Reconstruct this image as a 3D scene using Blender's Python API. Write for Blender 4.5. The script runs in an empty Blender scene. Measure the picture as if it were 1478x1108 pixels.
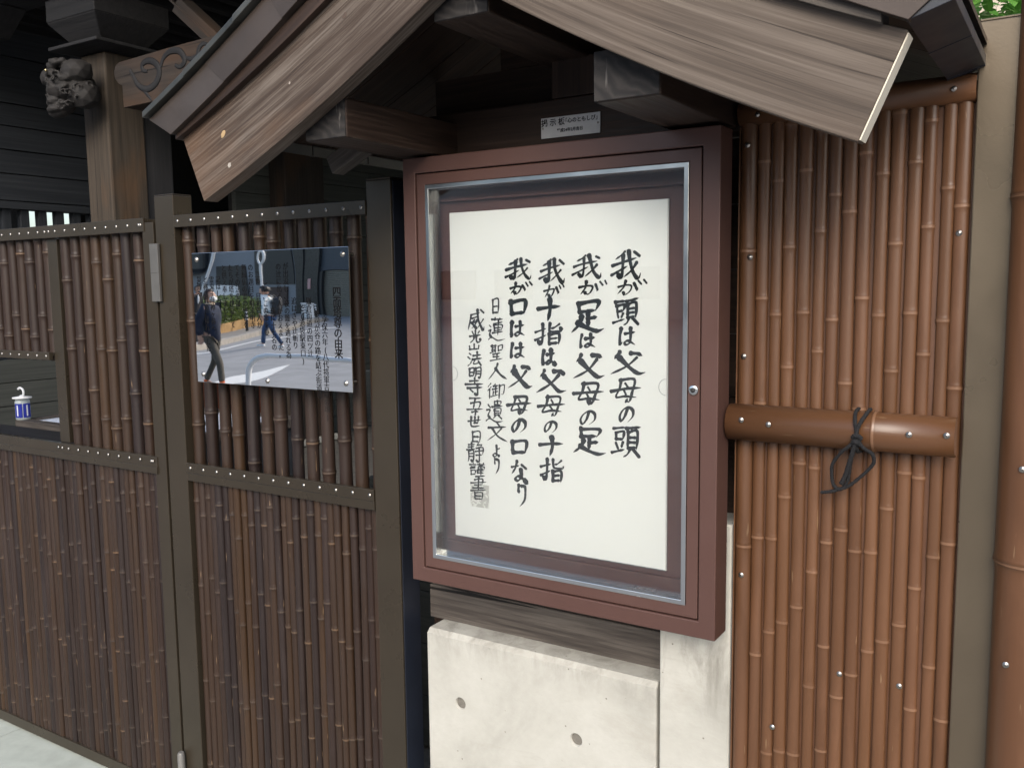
import bpy, bmesh, math, random
import numpy as np
from mathutils import Vector, Matrix, noise
random.seed(7)
S = bpy.context.scene
COL = S.collection

# ------------------------------------------------------------ camera, sky, sun, exposure
cam = bpy.data.cameras.new('camera'); cob = bpy.data.objects.new('camera', cam); COL.objects.link(cob)
cam.sensor_fit = 'HORIZONTAL'; cam.sensor_width = 36.0; cam.lens = 36.0 * 1294.26 / 1478
cam.clip_start = 0.05; cam.clip_end = 2000
RT = Vector((0.84502, 0.53462, -0.01240)); FW = Vector((-0.53305, 0.83891, -0.10970))
RT.normalize(); FW = (FW - RT * FW.dot(RT)).normalized(); UP = RT.cross(FW)
m = Matrix((RT, UP, -FW)).transposed().to_4x4(); m.translation = Vector((0, 0, 1.635))
cob.matrix_world = m
S.camera = cob

W = bpy.data.worlds.new('World'); S.world = W; W.use_nodes = True
nt = W.node_tree; bg = nt.nodes['Background']
sky = nt.nodes.new('ShaderNodeTexSky'); sky.sky_type = 'NISHITA'; sky.sun_disc = False
SUN_EL, SUN_AZ = math.radians(33), math.radians(158)   # azimuth clockwise from +Y
sky.sun_elevation = SUN_EL; sky.sun_rotation = SUN_AZ
sky.air_density = 1.0; sky.dust_density = 3.0; sky.ozone_density = 1.0
nt.links.new(sky.outputs[0], bg.inputs[0]); bg.inputs[1].default_value = 0.15
sl = bpy.data.lights.new('sun', 'SUN'); so = bpy.data.objects.new('sun', sl); COL.objects.link(so)
sl.energy = 1.5; sl.angle = math.radians(40); sl.color = (1.0, 0.985, 0.965)
sd = Vector((math.sin(SUN_AZ) * math.cos(SUN_EL), math.cos(SUN_AZ) * math.cos(SUN_EL), math.sin(SUN_EL)))
so.rotation_euler = sd.to_track_quat('Z', 'Y').to_euler()
S.view_settings.view_transform = 'Standard'; S.view_settings.look = 'None'
S.view_settings.gamma = 1.0; S.view_settings.use_curve_mapping = False
S.view_settings.exposure = 0.92

# ------------------------------------------------------------ helpers
def tag(o, label=None, cat=None, group=None, kind=None):
    if label: o['label'] = label
    if cat: o['category'] = cat
    if group: o['group'] = group
    if kind: o['kind'] = kind
    return o

def thing(name, loc, label, cat, group=None, rz=0):
    o = bpy.data.objects.new(name, None); COL.objects.link(o)
    o.empty_display_size = 0.1
    o.location = loc; o.rotation_euler = (0, 0, rz)
    return tag(o, label, cat, group)

class MB:
    """collects faces; g = grain coordinates, x runs along the grain"""
    def __init__(s): s.v = []; s.f = []; s.g = []; s.m = []; s.sm = []
    def add(s, vs, fs, gs=None, mi=0, smooth=False):
        b = len(s.v); s.v += [tuple(p) for p in vs]; s.g += [tuple(p) for p in (gs if gs is not None else vs)]
        for f in fs: s.f.append(tuple(b + i for i in f)); s.m.append(mi); s.sm.append(smooth)
        return s
    def box(s, a, b, grain='x', mi=0, off=None):
        x0, y0, z0 = [min(a[i], b[i]) for i in range(3)]; x1, y1, z1 = [max(a[i], b[i]) for i in range(3)]
        vs = [(x0,y0,z0),(x1,y0,z0),(x1,y1,z0),(x0,y1,z0),(x0,y0,z1),(x1,y0,z1),(x1,y1,z1),(x0,y1,z1)]
        fs = [(0,3,2,1),(4,5,6,7),(0,1,5,4),(1,2,6,5),(2,3,7,6),(3,0,4,7)]
        o = off or (0, 0, 0)
        def G(p):
            x, y, z = p[0]+o[0], p[1]+o[1], p[2]+o[2]
            return (x,y,z) if grain == 'x' else ((y,x,z) if grain == 'y' else (z,x,y))
        return s.add(vs, fs, [G(p) for p in vs], mi)
    def obox(s, c, size, ax, mi=0, grain=0):
        """oriented box: ax = 3 unit vectors"""
        c = Vector(c); vs = []; gs = []
        for dz in (-1, 1):
            for dx, dy in ((-1,-1),(1,-1),(1,1),(-1,1)):
                l = (dx*size[0]/2, dy*size[1]/2, dz*size[2]/2)
                vs.append(c + ax[0]*l[0] + ax[1]*l[1] + ax[2]*l[2])
                gg = [l[0]+c[0], l[1]+c[1], l[2]+c[2]]
                gg[0], gg[grain] = gg[grain], gg[0]; gs.append(gg)
        return s.add(vs, [(0,3,2,1),(4,5,6,7),(0,1,5,4),(1,2,6,5),(2,3,7,6),(3,0,4,7)], gs, mi)
    def strip(s, lo, hi, y0, y1, mi=0, cap=True, goff=0.0):
        """solid between two XZ curves, extruded y0..y1; grain follows the curve"""
        n = len(lo); L = 0; vs = []; gs = []
        for i in range(n):
            if i: L += math.hypot(lo[i][0]-lo[i-1][0], lo[i][1]-lo[i-1][1])
            h = math.hypot(hi[i][0]-lo[i][0], hi[i][1]-lo[i][1])
            for (p, w) in ((lo[i], 0), (hi[i], h)):
                for y in (y0, y1):
                    vs.append((p[0], y, p[1])); gs.append((L+goff, y, w+goff))
        fs = []
        for i in range(n-1):
            a = i*4; b = a+4
            fs += [(a, b, b+2, a+2), (a+1, a+3, b+3, b+1), (a, a+1, b+1, b), (a+2, b+2, b+3, a+3)]
        if cap: fs += [(0, 2, 3, 1), ((n-1)*4, (n-1)*4+1, (n-1)*4+3, (n-1)*4+2)]
        return s.add(vs, fs, gs, mi)
    def tube(s, path, r, n=8, mi=0, closed=False, cap=True):
        P = [Vector(p) for p in path]; k = len(P); rr = r if isinstance(r, (list, tuple)) else [r]*k
        vs = []; gs = []; L = 0; prev = None
        for i in range(k):
            t = (P[(i+1) % k] - P[i-1]) if closed else (P[min(i+1, k-1)] - P[max(i-1, 0)])
            t.normalize()
            if prev is None:
                u = t.orthogonal().normalized()
            else:
                u = (prev - t*prev.dot(t)).normalized()
            prev = u; w = t.cross(u)
            if i: L += (P[i]-P[i-1]).length
            for j in range(n):
                a = 2*math.pi*j/n
                vs.append(P[i] + (u*math.cos(a) + w*math.sin(a))*rr[i]); gs.append((L, rr[i]*math.cos(a), rr[i]*math.sin(a)))
        fs = []
        for i in range(k if closed else k-1):
            a = i*n; b = ((i+1) % k)*n
            for j in range(n): fs.append((a+j, a+(j+1) % n, b+(j+1) % n, b+j))
        s.add(vs, fs, gs, mi, True)
        if cap and not closed:
            s.add(vs[:n], [tuple(reversed(range(n)))], gs[:n], mi); s.add(vs[-n:], [tuple(range(n))], gs[-n:], mi)
        return s
    def lathe(s, prof, n=12, c=(0,0,0), mi=0, mis=None, a0=0, a1=2*math.pi, cap=True):
        """prof: (radius, z); axis z"""
        full = abs(a1-a0-2*math.pi) < 1e-6; cols = n if full else n+1
        vs = []; gs = []
        for (r, z) in prof:
            for j in range(cols):
                a = a0+(a1-a0)*j/n
                vs.append((c[0]+r*math.cos(a), c[1]+r*math.sin(a), c[2]+z)); gs.append((z, r*math.cos(a), r*math.sin(a)))
        for i in range(len(prof)-1):
            fs = []
            for j in range(n):
                k = (j+1) % cols if full else j+1
                fs.append((i*cols+j, i*cols+k, (i+1)*cols+k, (i+1)*cols+j))
            b = len(s.v)
            if i == 0: base = b; s.v += [tuple(p) for p in vs]; s.g += gs
            for f in fs: s.f.append(tuple(base+q for q in f)); s.m.append(mis[i] if mis else mi); s.sm.append(True)
        if cap and full:
            if prof[0][0] > 1e-6: s.add(vs[:cols], [tuple(reversed(range(cols)))], gs[:cols], mi)
            if prof[-1][0] > 1e-6: s.add(vs[-cols:], [tuple(range(cols))], gs[-cols:], mi)
        return s
    def xf(s, M, start=0):
        for i in range(start, len(s.v)): s.v[i] = tuple(M @ Vector(s.v[i]))
        return s
    def mesh(s, name, mats, origin=(0,0,0)):
        me = bpy.data.meshes.new(name)
        o = origin
        me.from_pydata([(v[0]-o[0], v[1]-o[1], v[2]-o[2]) for v in s.v], [], s.f)
        for mt in (mats if isinstance(mats, (list, tuple)) else [mats]): me.materials.append(mt)
        me.polygons.foreach_set('material_index', s.m); me.polygons.foreach_set('use_smooth', s.sm)
        at = me.attributes.new('g', 'FLOAT_VECTOR', 'POINT')
        at.data.foreach_set('vector', [c for g in s.g for c in g])
        me.update(); return me
    def build(s, name, mats, parent=None, bevel=0, seg=2):
        org = parent.location if parent and parent.type == 'EMPTY' else (0,0,0)
        me = s.mesh(name, mats, org)
        o = bpy.data.objects.new(name, me); COL.objects.link(o)
        if parent: o.parent = parent
        if bevel:
            b = o.modifiers.new('bevel', 'BEVEL'); b.width = bevel; b.segments = seg; b.limit_method = 'ANGLE'; b.angle_limit = math.radians(40)
            b.harden_normals = False
        return o

def inst(name, me, loc, parent=None, rot=None, scale=None):
    o = bpy.data.objects.new(name, me); COL.objects.link(o)
    if parent:
        o.parent = parent; L = parent.location; o.location = (loc[0]-L[0], loc[1]-L[1], loc[2]-L[2])
    else: o.location = loc
    if rot: o.rotation_euler = rot
    if scale: o.scale = scale
    return o

def crom(P, n=6):
    out = []; k = len(P)
    if k < 3: 
        a, b = Vector(P[0]), Vector(P[-1]); return [tuple(a.lerp(b, i/n)) for i in range(n+1)]
    for i in range(k-1):
        p0, p1, p2, p3 = [Vector(P[j]) for j in (max(i-1,0), i, i+1, min(i+2,k-1))]
        for j in range(n):
            t = j/n
            out.append(tuple(0.5*((2*p1)+(p2-p0)*t+(2*p0-5*p1+4*p2-p3)*t*t+(3*p1-p0-3*p2+p3)*t**3)))
    out.append(tuple(P[-1])); return out

# ------------------------------------------------------------ materials
class NT:
    def __init__(s, name):
        s.m = bpy.data.materials.new(name); s.m.use_nodes = True; s.t = s.m.node_tree
        s.b = s.t.nodes['Principled BSDF']
    def n(s, ty, **k):
        x = s.t.nodes.new(ty)
        for a, v in k.items():
            if a.startswith('i_'):
                key = a[2:].replace('_', ' ')
                x.inputs[key].default_value = v
            else: setattr(x, a, v)
        return x
    def l(s, a, b): s.t.links.new(a, b)
    def coord(s, scale=(1,1,1), kind='g', rnd=True):
        mp = s.n('ShaderNodeMapping'); mp.inputs['Scale'].default_value = scale
        if kind == 'g': a = s.n('ShaderNodeAttribute', attribute_name='g'); s.l(a.outputs['Vector'], mp.inputs[0])
        else: a = s.n('ShaderNodeTexCoord'); s.l(a.outputs['Object'], mp.inputs[0])
        if rnd:
            oi = s.n('ShaderNodeObjectInfo'); mm = s.n('ShaderNodeVectorMath', operation='SCALE'); mm.inputs[0].default_value = (37, 23, 51)
            s.l(oi.outputs['Random'], mm.inputs['Scale']); s.l(mm.outputs[0], mp.inputs['Location'])
        return mp.outputs[0]
    def noise(s, vec, scale=1, detail=4, rough=.55, dist=0):
        x = s.n('ShaderNodeTexNoise'); x.inputs['Scale'].default_value = scale; x.inputs['Detail'].default_value = detail
        x.inputs['Roughness'].default_value = rough; x.inputs['Distortion'].default_value = dist
        s.l(vec, x.inputs['Vector']); return x.outputs['Fac']
    def ramp(s, fac, stops, interp='LINEAR'):
        r = s.n('ShaderNodeValToRGB'); r.color_ramp.interpolation = interp
        el = r.color_ramp.elements
        while len(el) < len(stops): el.new(0.5)
        for e, (p, c) in zip(el, stops):
            e.position = p; e.color = (c[0], c[1], c[2], 1) if isinstance(c, (tuple, list)) else (c, c, c, 1)
        s.l(fac, r.inputs[0]); return r.outputs[0]
    def mix(s, f, a, b, mode='MIX'):
        x = s.n('ShaderNodeMix', data_type='RGBA', blend_type=mode)
        for src, key in ((f, 0), (a, 6), (b, 7)):
            if isinstance(src, (int, float)): x.inputs[key].default_value = src
            elif isinstance(src, (tuple, list)): x.inputs[key].default_value = (*src[:3], 1)
            else: s.l(src, x.inputs[key])
        return x.outputs[2]
    def bump(s, h, strength=.3, dist=.002):
        x = s.n('ShaderNodeBump'); x.inputs['Strength'].default_value = strength; x.inputs['Distance'].default_value = dist
        s.l(h, x.inputs['Height']); s.l(x.outputs[0], s.b.inputs['Normal']); return x
    def col(s, c):
        if isinstance(c, (tuple, list)): s.b.inputs['Base Color'].default_value = (*c, 1)
        else: s.l(c, s.b.inputs['Base Color'])
        return s
    def rough(s, r):
        if isinstance(r, (int, float)): s.b.inputs['Roughness'].default_value = r
        else: s.l(r, s.b.inputs['Roughness'])
        return s
    def metal(s, v): s.b.inputs['Metallic'].default_value = v; return s

def paint(name, c, rough=.4, metal=0, var=.15, bump=.0, scale=8, spec=None, dirt=0.0):
    t = NT(name); v = t.coord(); n = t.noise(v, scale, 5, .6)
    lo = tuple(x*(1-var) for x in c); hi = tuple(min(1, x*(1+var)) for x in c)
    cc = t.ramp(n, [(.3, lo), (.7, hi)])
    if dirt:
        n2 = t.noise(v, scale*.4, 8, .7, .6); k = t.ramp(n2, [(.52, 0.0), (.72, dirt)])
        cc = t.mix(k, cc, tuple(min(1, x*1.6+.02) for x in c))
    t.col(cc); t.rough(t.ramp(t.noise(v, scale*3, 4), [(.3, max(.02, rough-.07)), (.7, rough+.08)])).metal(metal)
    if bump: t.bump(t.noise(t.coord((1,1,1)), 220, 3), bump, .001)
    if spec is not None: t.b.inputs['Specular IOR Level'].default_value = spec
    return t.m

def wood(name, dark, mid, light, rough=.75, stain=None, bump=.5, sx=2.0, spec=.3, fine=150):
    t = NT(name); v = t.coord((sx, 38, 38)); n = t.noise(v, 1, 6, .65, .5)
    vf = t.coord((sx*2.5, fine, fine)); nf = t.noise(vf, 1, 4, .6, .2)
    nn = t.mix(.45, n, nf)
    c = t.ramp(nn, [(.30, dark), (.47, mid), (.66, light)])
    if stain:
        ns = t.noise(t.coord((1.6, 5, 5)), 1, 3, .5, .3); k = t.ramp(ns, [(.50, 0.0), (.66, .75)])
        c = t.mix(k, c, t.mix(.6, c, stain))
    cr = t.noise(t.coord((1.1, 60, 60)), 1, 2, .5, .8); ck = t.ramp(cr, [(.265, 1.0), (.30, 0.0)])
    c = t.mix(ck, c, tuple(x*.35 for x in dark))
    t.col(c); t.rough(t.ramp(nf, [(.3, rough-.08), (.7, rough+.12)]))
    hb = t.mix(ck, nn, (0, 0, 0)); t.bump(hb, bump, .0025)
    t.b.inputs['Specular IOR Level'].default_value = spec
    return t.m

def bamboo(name, cols, rough=.42, streak=.5, node=False, spec=.5):
    """colour differs from culm to culm (object random), streaked along the culm"""
    t = NT(name); oi = t.n('ShaderNodeObjectInfo')
    k = len(cols); base = t.ramp(oi.outputs['Random'], [((i+.0)/k, c) for i, c in enumerate(cols)], 'LINEAR')
    n1 = t.noise(t.coord((3, 90, 90)), 1, 4, .6, .3); n2 = t.noise(t.coord((2.2, 14, 14)), 1, 4, .6, 1.0)
    c = t.mix(streak, base, t.mix(n1, base, tuple(x*.45 for x in cols[0])), 'MIX')
    c = t.mix(t.ramp(n2, [(.42, 0.0), (.7, .55)]), c, tuple(min(1, x*1.5) for x in cols[-1]))
    nd = t.noise(t.coord((14, 160, 160)), 1, 2, .5); c = t.mix(t.ramp(nd, [(.72, 0.0), (.76, .6)]), c, (.24, .16, .09))
    n3 = t.noise(t.coord((1.1, 3, 3)), 1, 4, .65); c = t.mix(t.ramp(n3, [(.45, 0.0), (.75, .35)]), c, tuple(x*.4 for x in cols[0]))
    t.col(c); t.rough(t.ramp(n2, [(.3, rough-.08), (.7, rough+.12)]))
    t.bump(n1, .25, .0012); t.b.inputs['Specular IOR Level'].default_value = spec
    return t.m

def concrete():
    t = NT('concrete'); v = t.coord((1,1,1),'o'); n = t.noise(v, 3.2, 8, .65, .4); nb = t.noise(v, 60, 4)
    c = t.ramp(n, [(.3, (.29,.285,.25)), (.5, (.385,.378,.335)), (.7, (.435,.428,.385))])
    pit = t.n('ShaderNodeTexVoronoi'); pit.inputs['Scale'].default_value = 34; t.l(v, pit.inputs['Vector'])
    gate = t.noise(v, 9, 3); 
    pk = t.ramp(pit.outputs['Distance'], [(.045, 1.0), (.085, 0.0)]); gk = t.ramp(gate, [(.44, 0.0), (.52, 1.0)])
    pm = t.mix(1.0, pk, gk, 'MULTIPLY')
    c = t.mix(pm, c, (.17,.16,.13))
    st = t.noise(t.coord((3, 3, 9),'o'), 1, 7, .75, .5); c = t.mix(t.ramp(st, [(.56, 0.0), (.8, .5)]), c, (.24,.22,.18))
    c = t.mix(t.ramp(nb, [(.3, 0.0), (.8, .25)]), c, (.31,.295,.26))
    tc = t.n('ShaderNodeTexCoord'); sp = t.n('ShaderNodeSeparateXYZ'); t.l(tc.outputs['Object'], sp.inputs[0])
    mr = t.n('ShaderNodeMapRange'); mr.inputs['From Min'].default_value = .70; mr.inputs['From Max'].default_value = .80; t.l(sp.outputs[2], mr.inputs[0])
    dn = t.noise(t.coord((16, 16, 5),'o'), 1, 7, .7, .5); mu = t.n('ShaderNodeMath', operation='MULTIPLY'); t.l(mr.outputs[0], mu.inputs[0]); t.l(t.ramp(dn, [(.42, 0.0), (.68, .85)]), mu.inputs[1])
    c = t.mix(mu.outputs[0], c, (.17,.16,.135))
    t.col(c); t.rough(.85); h = t.mix(pm, t.mix(.6, n, nb), (0,0,0)); t.bump(h, .45, .003)
    return t.m

def solid(name, c, rough=.6, metal=0, emit=None):
    t = NT(name); t.col(c); t.rough(rough).metal(metal); return t.m

M = {}
M['steel'] = paint('olive brown coated steel', (.043,.034,.023), .32, 0.4, .12, .10, 3, dirt=.12)
M['steel_right'] = paint('bronze coated steel', (.130,.104,.072), .30, 0.6, .10, .1, 2, dirt=.12)
M['blackside'] = paint('blue black side', (.012,.015,.024), .4, 0, .2, .05, 6)
M['bamboo'] = bamboo('smoked bamboo', [(.017,.010,.008),(.038,.021,.012),(.024,.014,.011),(.050,.027,.013),(.031,.018,.012),(.043,.024,.013),(.018,.012,.011)], .42, .4, spec=.35)
M['bamboo_node'] = bamboo('smoked bamboo joint', [(.034,.022,.016),(.055,.035,.023),(.028,.021,.018),(.12,.07,.036),(.040,.027,.019)], .5, .2)
M['bamboo_rear'] = bamboo('red brown bamboo behind', [(.045,.014,.007),(.060,.018,.008),(.035,.012,.008)], .5, .4)
M['bronze'] = bamboo('bronze bamboo', [(.090,.041,.018),(.108,.049,.021),(.084,.038,.017),(.098,.044,.020)], .40, .15, spec=.45)
M['bronze_node'] = bamboo('bronze bamboo joint', [(.13,.064,.032),(.16,.084,.046)], .40, .2)
M['bronze_back'] = paint('dark bronze backing', (.080,.033,.014), .5, 0, .15)
M['old_wood'] = wood('weathered wood', (.016,.010,.007), (.050,.035,.026), (.145,.122,.102), .72, (.15,.08,.04), .6, 2.0, fine=230)
M['old_wood_pale'] = wood('weathered pale wood', (.030,.022,.016), (.075,.058,.045), (.145,.120,.098), .70, (.11,.078,.056), .45, 1.2, fine=200)
M['plank_wood'] = wood('weathered plank wood', (.020,.017,.015), (.058,.049,.042), (.12,.105,.09), .8, None, .6, 2.0)
M['dark_wood'] = wood('dark stained wood', (.008,.005,.004), (.022,.013,.009), (.046,.028,.020), .55, None, .35, 2.0)
M['end_wood_old'] = wood('timber end grain', (.018,.015,.014), (.050,.042,.038), (.16,.14,.125), .8, None, .7, 30, fine=40)
def end_grain():
    t = NT('end grain rings'); v = t.coord((1,1,1)); w = t.n('ShaderNodeTexWave', wave_type='RINGS', rings_direction='Y'); w.inputs['Scale'].default_value = 16; w.inputs['Distortion'].default_value = 9; w.inputs['Detail'].default_value = 3
    t.l(v, w.inputs['Vector']); n = t.noise(v, 40, 6, .7); nn = t.mix(.5, w.outputs['Fac'], n)
    c = t.ramp(nn, [(.25, (.008,.007,.007)), (.6, (.015,.013,.012)), (.85, (.026,.023,.021))])
    cr = t.noise(t.coord((30, 30, 5)), 1, 4, .7, 1.0); c = t.mix(t.ramp(cr, [(.60, 0.0), (.68, .7)]), c, (.13,.12,.11))
    t.col(c); t.rough(.85); t.bump(nn, .5, .002); return t.m
M['end_wood'] = end_grain()
M['temple_wood'] = wood('temple timber', (.011,.009,.008), (.024,.019,.016), (.042,.034,.028), .7, (.070,.034,.015), .3, 1.5)
M['pillar'] = wood('lit pillar timber', (.016,.012,.009), (.036,.028,.020), (.062,.047,.034), .7, (.10,.048,.018), .3, 1.2)  # lighter copy of temple timber, orange light on the front put into colour
M['temple_dark'] = wood('temple dark timber', (.007,.007,.008), (.013,.013,.014), (.024,.023,.024), .7, None, .3, 1.2)
M['siding'] = wood('grey siding boards', (.012,.014,.018), (.020,.023,.028), (.034,.038,.044), .65, None, .3, .8)
M['siding_pale'] = wood('grey green siding', (.030,.033,.031), (.048,.052,.048), (.070,.074,.068), .7, None, .3, .8)
M['red_wood'] = wood('red brown boards', (.045,.014,.008), (.085,.026,.013), (.12,.04,.02), .6)
M['copper'] = paint('brown copper sheet', (.058,.044,.036), .42, .45, .22, .1, 5, dirt=.35)
M['copper_edge'] = paint('patinated copper edge', (.050,.050,.044), .4, .5, .35, .1, 12, dirt=.5)
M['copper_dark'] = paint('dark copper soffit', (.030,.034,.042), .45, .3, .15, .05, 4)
M['maroon'] = paint('maroon coated aluminium', (.080,.041,.033), .42, 0.1, .06, .12, 3, spec=.4, dirt=.08)
M['maroon_in'] = paint('maroon board lining', (.085,.034,.028), .6, 0, .12, .15, 5)
M['chrome'] = paint('brushed stainless trim', (.62,.63,.61), .2, 1.0, .05, .0, 3)
M['screw'] = paint('steel screw', (.38,.36,.33), .34, 1.0, .05)
M['screw_slot'] = solid('screw slot', (.02,.02,.02), .7)
M['black'] = solid('gap', (.006,.006,.006), .9)
M['concrete'] = concrete()
M['ink'] = paint('brush ink', (.008,.010,.012), .55, 0, .5, 0, 60)
M['rope'] = paint('black cord', (.005,.005,.006), .9, 0, .3, .3, 200)
M['plaque'] = paint('brushed name plaque', (.45,.46,.47), .55, .2, .06, .1, 30)
M['white_paint'] = paint('white paint', (.78,.78,.77), .4, 0, .05)
M['asphalt'] = paint('asphalt', (.235,.238,.242), .9, 0, .16, .4, 1.5)
M['slab'] = paint('pale green grey paving', (.34,.37,.33), .85, 0, .14, .3, 9, dirt=.25)
M['gravel'] = paint('courtyard ground', (.10,.095,.085), .95, 0, .35, .5, 25)

def mk_paper():
    t = NT('washi paper'); v = t.coord((1,1,1)); n = t.noise(v, 5, 5); f = t.noise(v, 260, 3)
    t.col(t.mix(.35, t.ramp(n, [(.3, (.86,.855,.83)), (.7, (.89,.885,.865))]), t.ramp(f, [(.3, (.84,.835,.81)), (.7, (.84,.835,.81))])))
    t.rough(.7); t.bump(f, .12, .0008); return t.m
M['paper'] = mk_paper()
def mk_glass(name, refl=1.0, tint=(.97,.985,.98)):
    t = NT(name); t.t.nodes.remove(t.b); out = t.t.nodes['Material Output']
    tr = t.n('ShaderNodeBsdfTransparent'); tr.inputs[0].default_value = (*tint, 1)
    gl = t.n('ShaderNodeBsdfGlossy'); gl.inputs['Roughness'].default_value = .01
    fr = t.n('ShaderNodeFresnel'); fr.inputs['IOR'].default_value = 1.5
    mu = t.n('ShaderNodeMath', operation='MULTIPLY'); mu.inputs[1].default_value = refl; mu.use_clamp = True
    t.l(fr.outputs[0], mu.inputs[0]); mx = t.n('ShaderNodeMixShader')
    t.l(mu.outputs[0], mx.inputs[0]); t.l(tr.outputs[0], mx.inputs[1]); t.l(gl.outputs[0], mx.inputs[2]); t.l(mx.outputs[0], out.inputs[0])
    return t.m
M['glass'] = mk_glass('display case glass', 1.6)
def mk_mirror():
    t = NT('polished steel plate'); t.col((.83,.83,.82)).rough(.012).metal(1)
    v = t.coord((1,1,1), rnd=False); n = t.noise(v, 4.0, 1, .4); t.bump(n, .05, .02); return t.m
M['mirror'] = mk_mirror()
M['etch'] = solid('etched black lettering', (.008,.008,.009), .9); M['etch'].node_tree.nodes['Principled BSDF'].inputs['Specular IOR Level'].default_value = .1

# ------------------------------------------------------------ ground
g = MB().box((-420,-420,-.5),(420,1.2,-.004)); road = tag(g.build('road', M['asphalt']), kind='structure')
g = MB().box((-420,1.86,-.5),(420,420,-.012)); tag(g.build('courtyard_ground', M['gravel']), kind='structure')
pv = bpy.data.objects.new('pavement', None); pv.location = (-2.6, 1.2, 0); COL.objects.link(pv); tag(pv, kind='structure')
MB().box((-9,1.2,-.5),(3,1.86,-.006)).build('bed', M['gravel'], pv)
slab = MB().box((0,0,-.04),(.596,.296,.0)).mesh('paving_slab', M['slab'])
for j in range(2):
    for i in range(19):
        o = inst('paving_slab', slab, (-9 + i*.6 + (.3 if j else 0), 1.2+.002+j*.3, .002*random.random()-.001), pv, (random.uniform(-.002,.002), random.uniform(-.002,.002), 0))

# ------------------------------------------------------------ screws, culms
def screw_mesh(r, name='screw'):
    b = MB(); b.lathe([(r*1.25, 0), (r*1.25, .0006), (r, .0007), (r*.86, r*.38), (r*.5, r*.6), (r*.1, r*.66)], 12)
    for a in (0, math.pi/2):
        c, s_ = math.cos(a), math.sin(a)
        b.obox((0,0,r*.62), (r*.95, r*.2, r*.12), (Vector((c,s_,0)), Vector((-s_,c,0)), Vector((0,0,1))), 1)
    b.xf(Matrix.Rotation(math.radians(90), 4, 'X'))
    return b.mesh(name, [M['screw'], M['screw_slot']])
SC4 = screw_mesh(.0038); SC5 = screw_mesh(.0043); SC7 = screw_mesh(.0058)
def screw(par, x, y, z, me=None, nm='screw'):
    return inst(nm, me or SC4, (x, y, z), par, (0, random.uniform(-1.5, 1.5), 0))

def culm_mesh(L, r, step, seedn, mats, n=12, first=None, a0=0, a1=2*math.pi, ridge=1.12, name='bamboo_culm', wob=.0):
    rnd = random.Random(seedn); z = 0; prof = []; mis = []
    nodes = []; zz = first if first is not None else rnd.uniform(.05, step)
    while zz < L-.01: nodes.append(zz); zz += step*rnd.uniform(.85, 1.18)
    prof.append((r, 0)); prev = 0
    for q in nodes:
        mid = (prev+q)/2
        if mid-prev > .03: prof.append((r*.965, mid)); mis.append(0)
        e = min(.010, r*.6)
        for (k, dz, mi) in ((.968, -e*2.4, 0), (.972, -e*1.6, 0), (.985, -e, 0), (ridge*.97, -.0022, 0), (ridge, -.0008, 1), (ridge*.93, .0012, 1), (ridge*.985, .0030, 1), (1.0, e*.9, 0), (.998, e*1.6, 0), (.996, e*2.4, 0)):
            prof.append((r*k, q+dz)); mis.append(mi)
        prev = q
    prof.append((r, L)); mis.append(0)
    b = MB(); b.lathe(prof, n, mis=mis, a0=a0, a1=a1)
    if wob:
        for i, v in enumerate(b.v):
            b.v[i] = (v[0]+wob*math.sin(v[2]*3.1+seedn), v[1]+wob*.6*math.sin(v[2]*2.3+seedn*2), v[2])
    return b.mesh(name, mats)

BM = [M['bamboo'], M['bamboo_node']]
low_culms = [culm_mesh(1.07, r, .26, 10+i, BM, 10, wob=.0012) for i, r in enumerate((.0128,.0118,.0135,.0112,.0125,.0140,.0120,.0130))]
up_culms = [culm_mesh(.75, r, .27, 40+i, BM, 12, wob=.0012) for i, r in enumerate((.0180,.0172,.0186,.0178,.0168))]
gate_up = [culm_mesh(.75, r, .24, 60+i, BM, 12, wob=.001) for i, r in enumerate((.0192,.0186,.0198,.0183))]
gate_short = [culm_mesh(.44, r, .25, 80+i, BM, 10, wob=.001) for i, r in enumerate((.0195,.0185,.0200))]
rear_culms = [culm_mesh(.74, .012, .3, 95+i, [M['bamboo_rear'], M['bamboo_node']], 8) for i in range(2)]

# ------------------------------------------------------------ bamboo gate (left)
gate = thing('bamboo_gate', (-3.3, 1.72, 0), 'low smoked bamboo gate in an olive metal frame, left of the tall square gatepost', 'gate')
def rail(par, x0, x1, z0, z1, y=1.70, th=.012, nm='rail', lip=True):
    b = MB().box((x0, y-.003, z0), (x1, y+th, z1))
    if lip: b.box((x0, y+th+.0002, z1-.012), (x1, y+.045, z1-.002))
    return b.build(nm, M['steel'], par, .0012)
GX0, GX1 = -4.25, -2.379
rail(gate, GX0, -2.367, 1.806, 1.846)                       # top
MB().box((GX0,1.697,1.072),(-2.365,1.713,1.126)).box((GX0,1.6975,1.094),(-2.3652,1.6945,1.074)).build('rail', M['steel'], gate, .001)
MB().box((GX0,1.705,.012),(-2.378,1.735,.05)).build('rail', M['steel'], gate, .001)
rail(gate, GX0, -2.908, 1.404, 1.430, 1.70)                 # bar above the opening
MB().box((-2.3785,1.70,.012),(-2.326,1.745,1.832)).build('stile', M['steel'], gate, .0015)
MB().box((-2.902,1.7135,1.127),(-2.848,1.745,1.803)).build('stile', M['steel'], gate, .0012)
MB().box((GX0,1.70,.012),(GX0+.05,1.745,1.832)).build('stile', M['steel'], gate, .0012)
i = 0; x = -2.395
while x > GX0+.06:
    inst('bamboo_culm', low_culms[(i*5) % 8], (x, 1.722+random.uniform(-.002,.002), .03-random.uniform(0,.02)), gate, (random.uniform(-.002,.002), random.uniform(-.004,.004), random.uniform(0,6))); x -= random.uniform(.0245,.0275); i += 1
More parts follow.
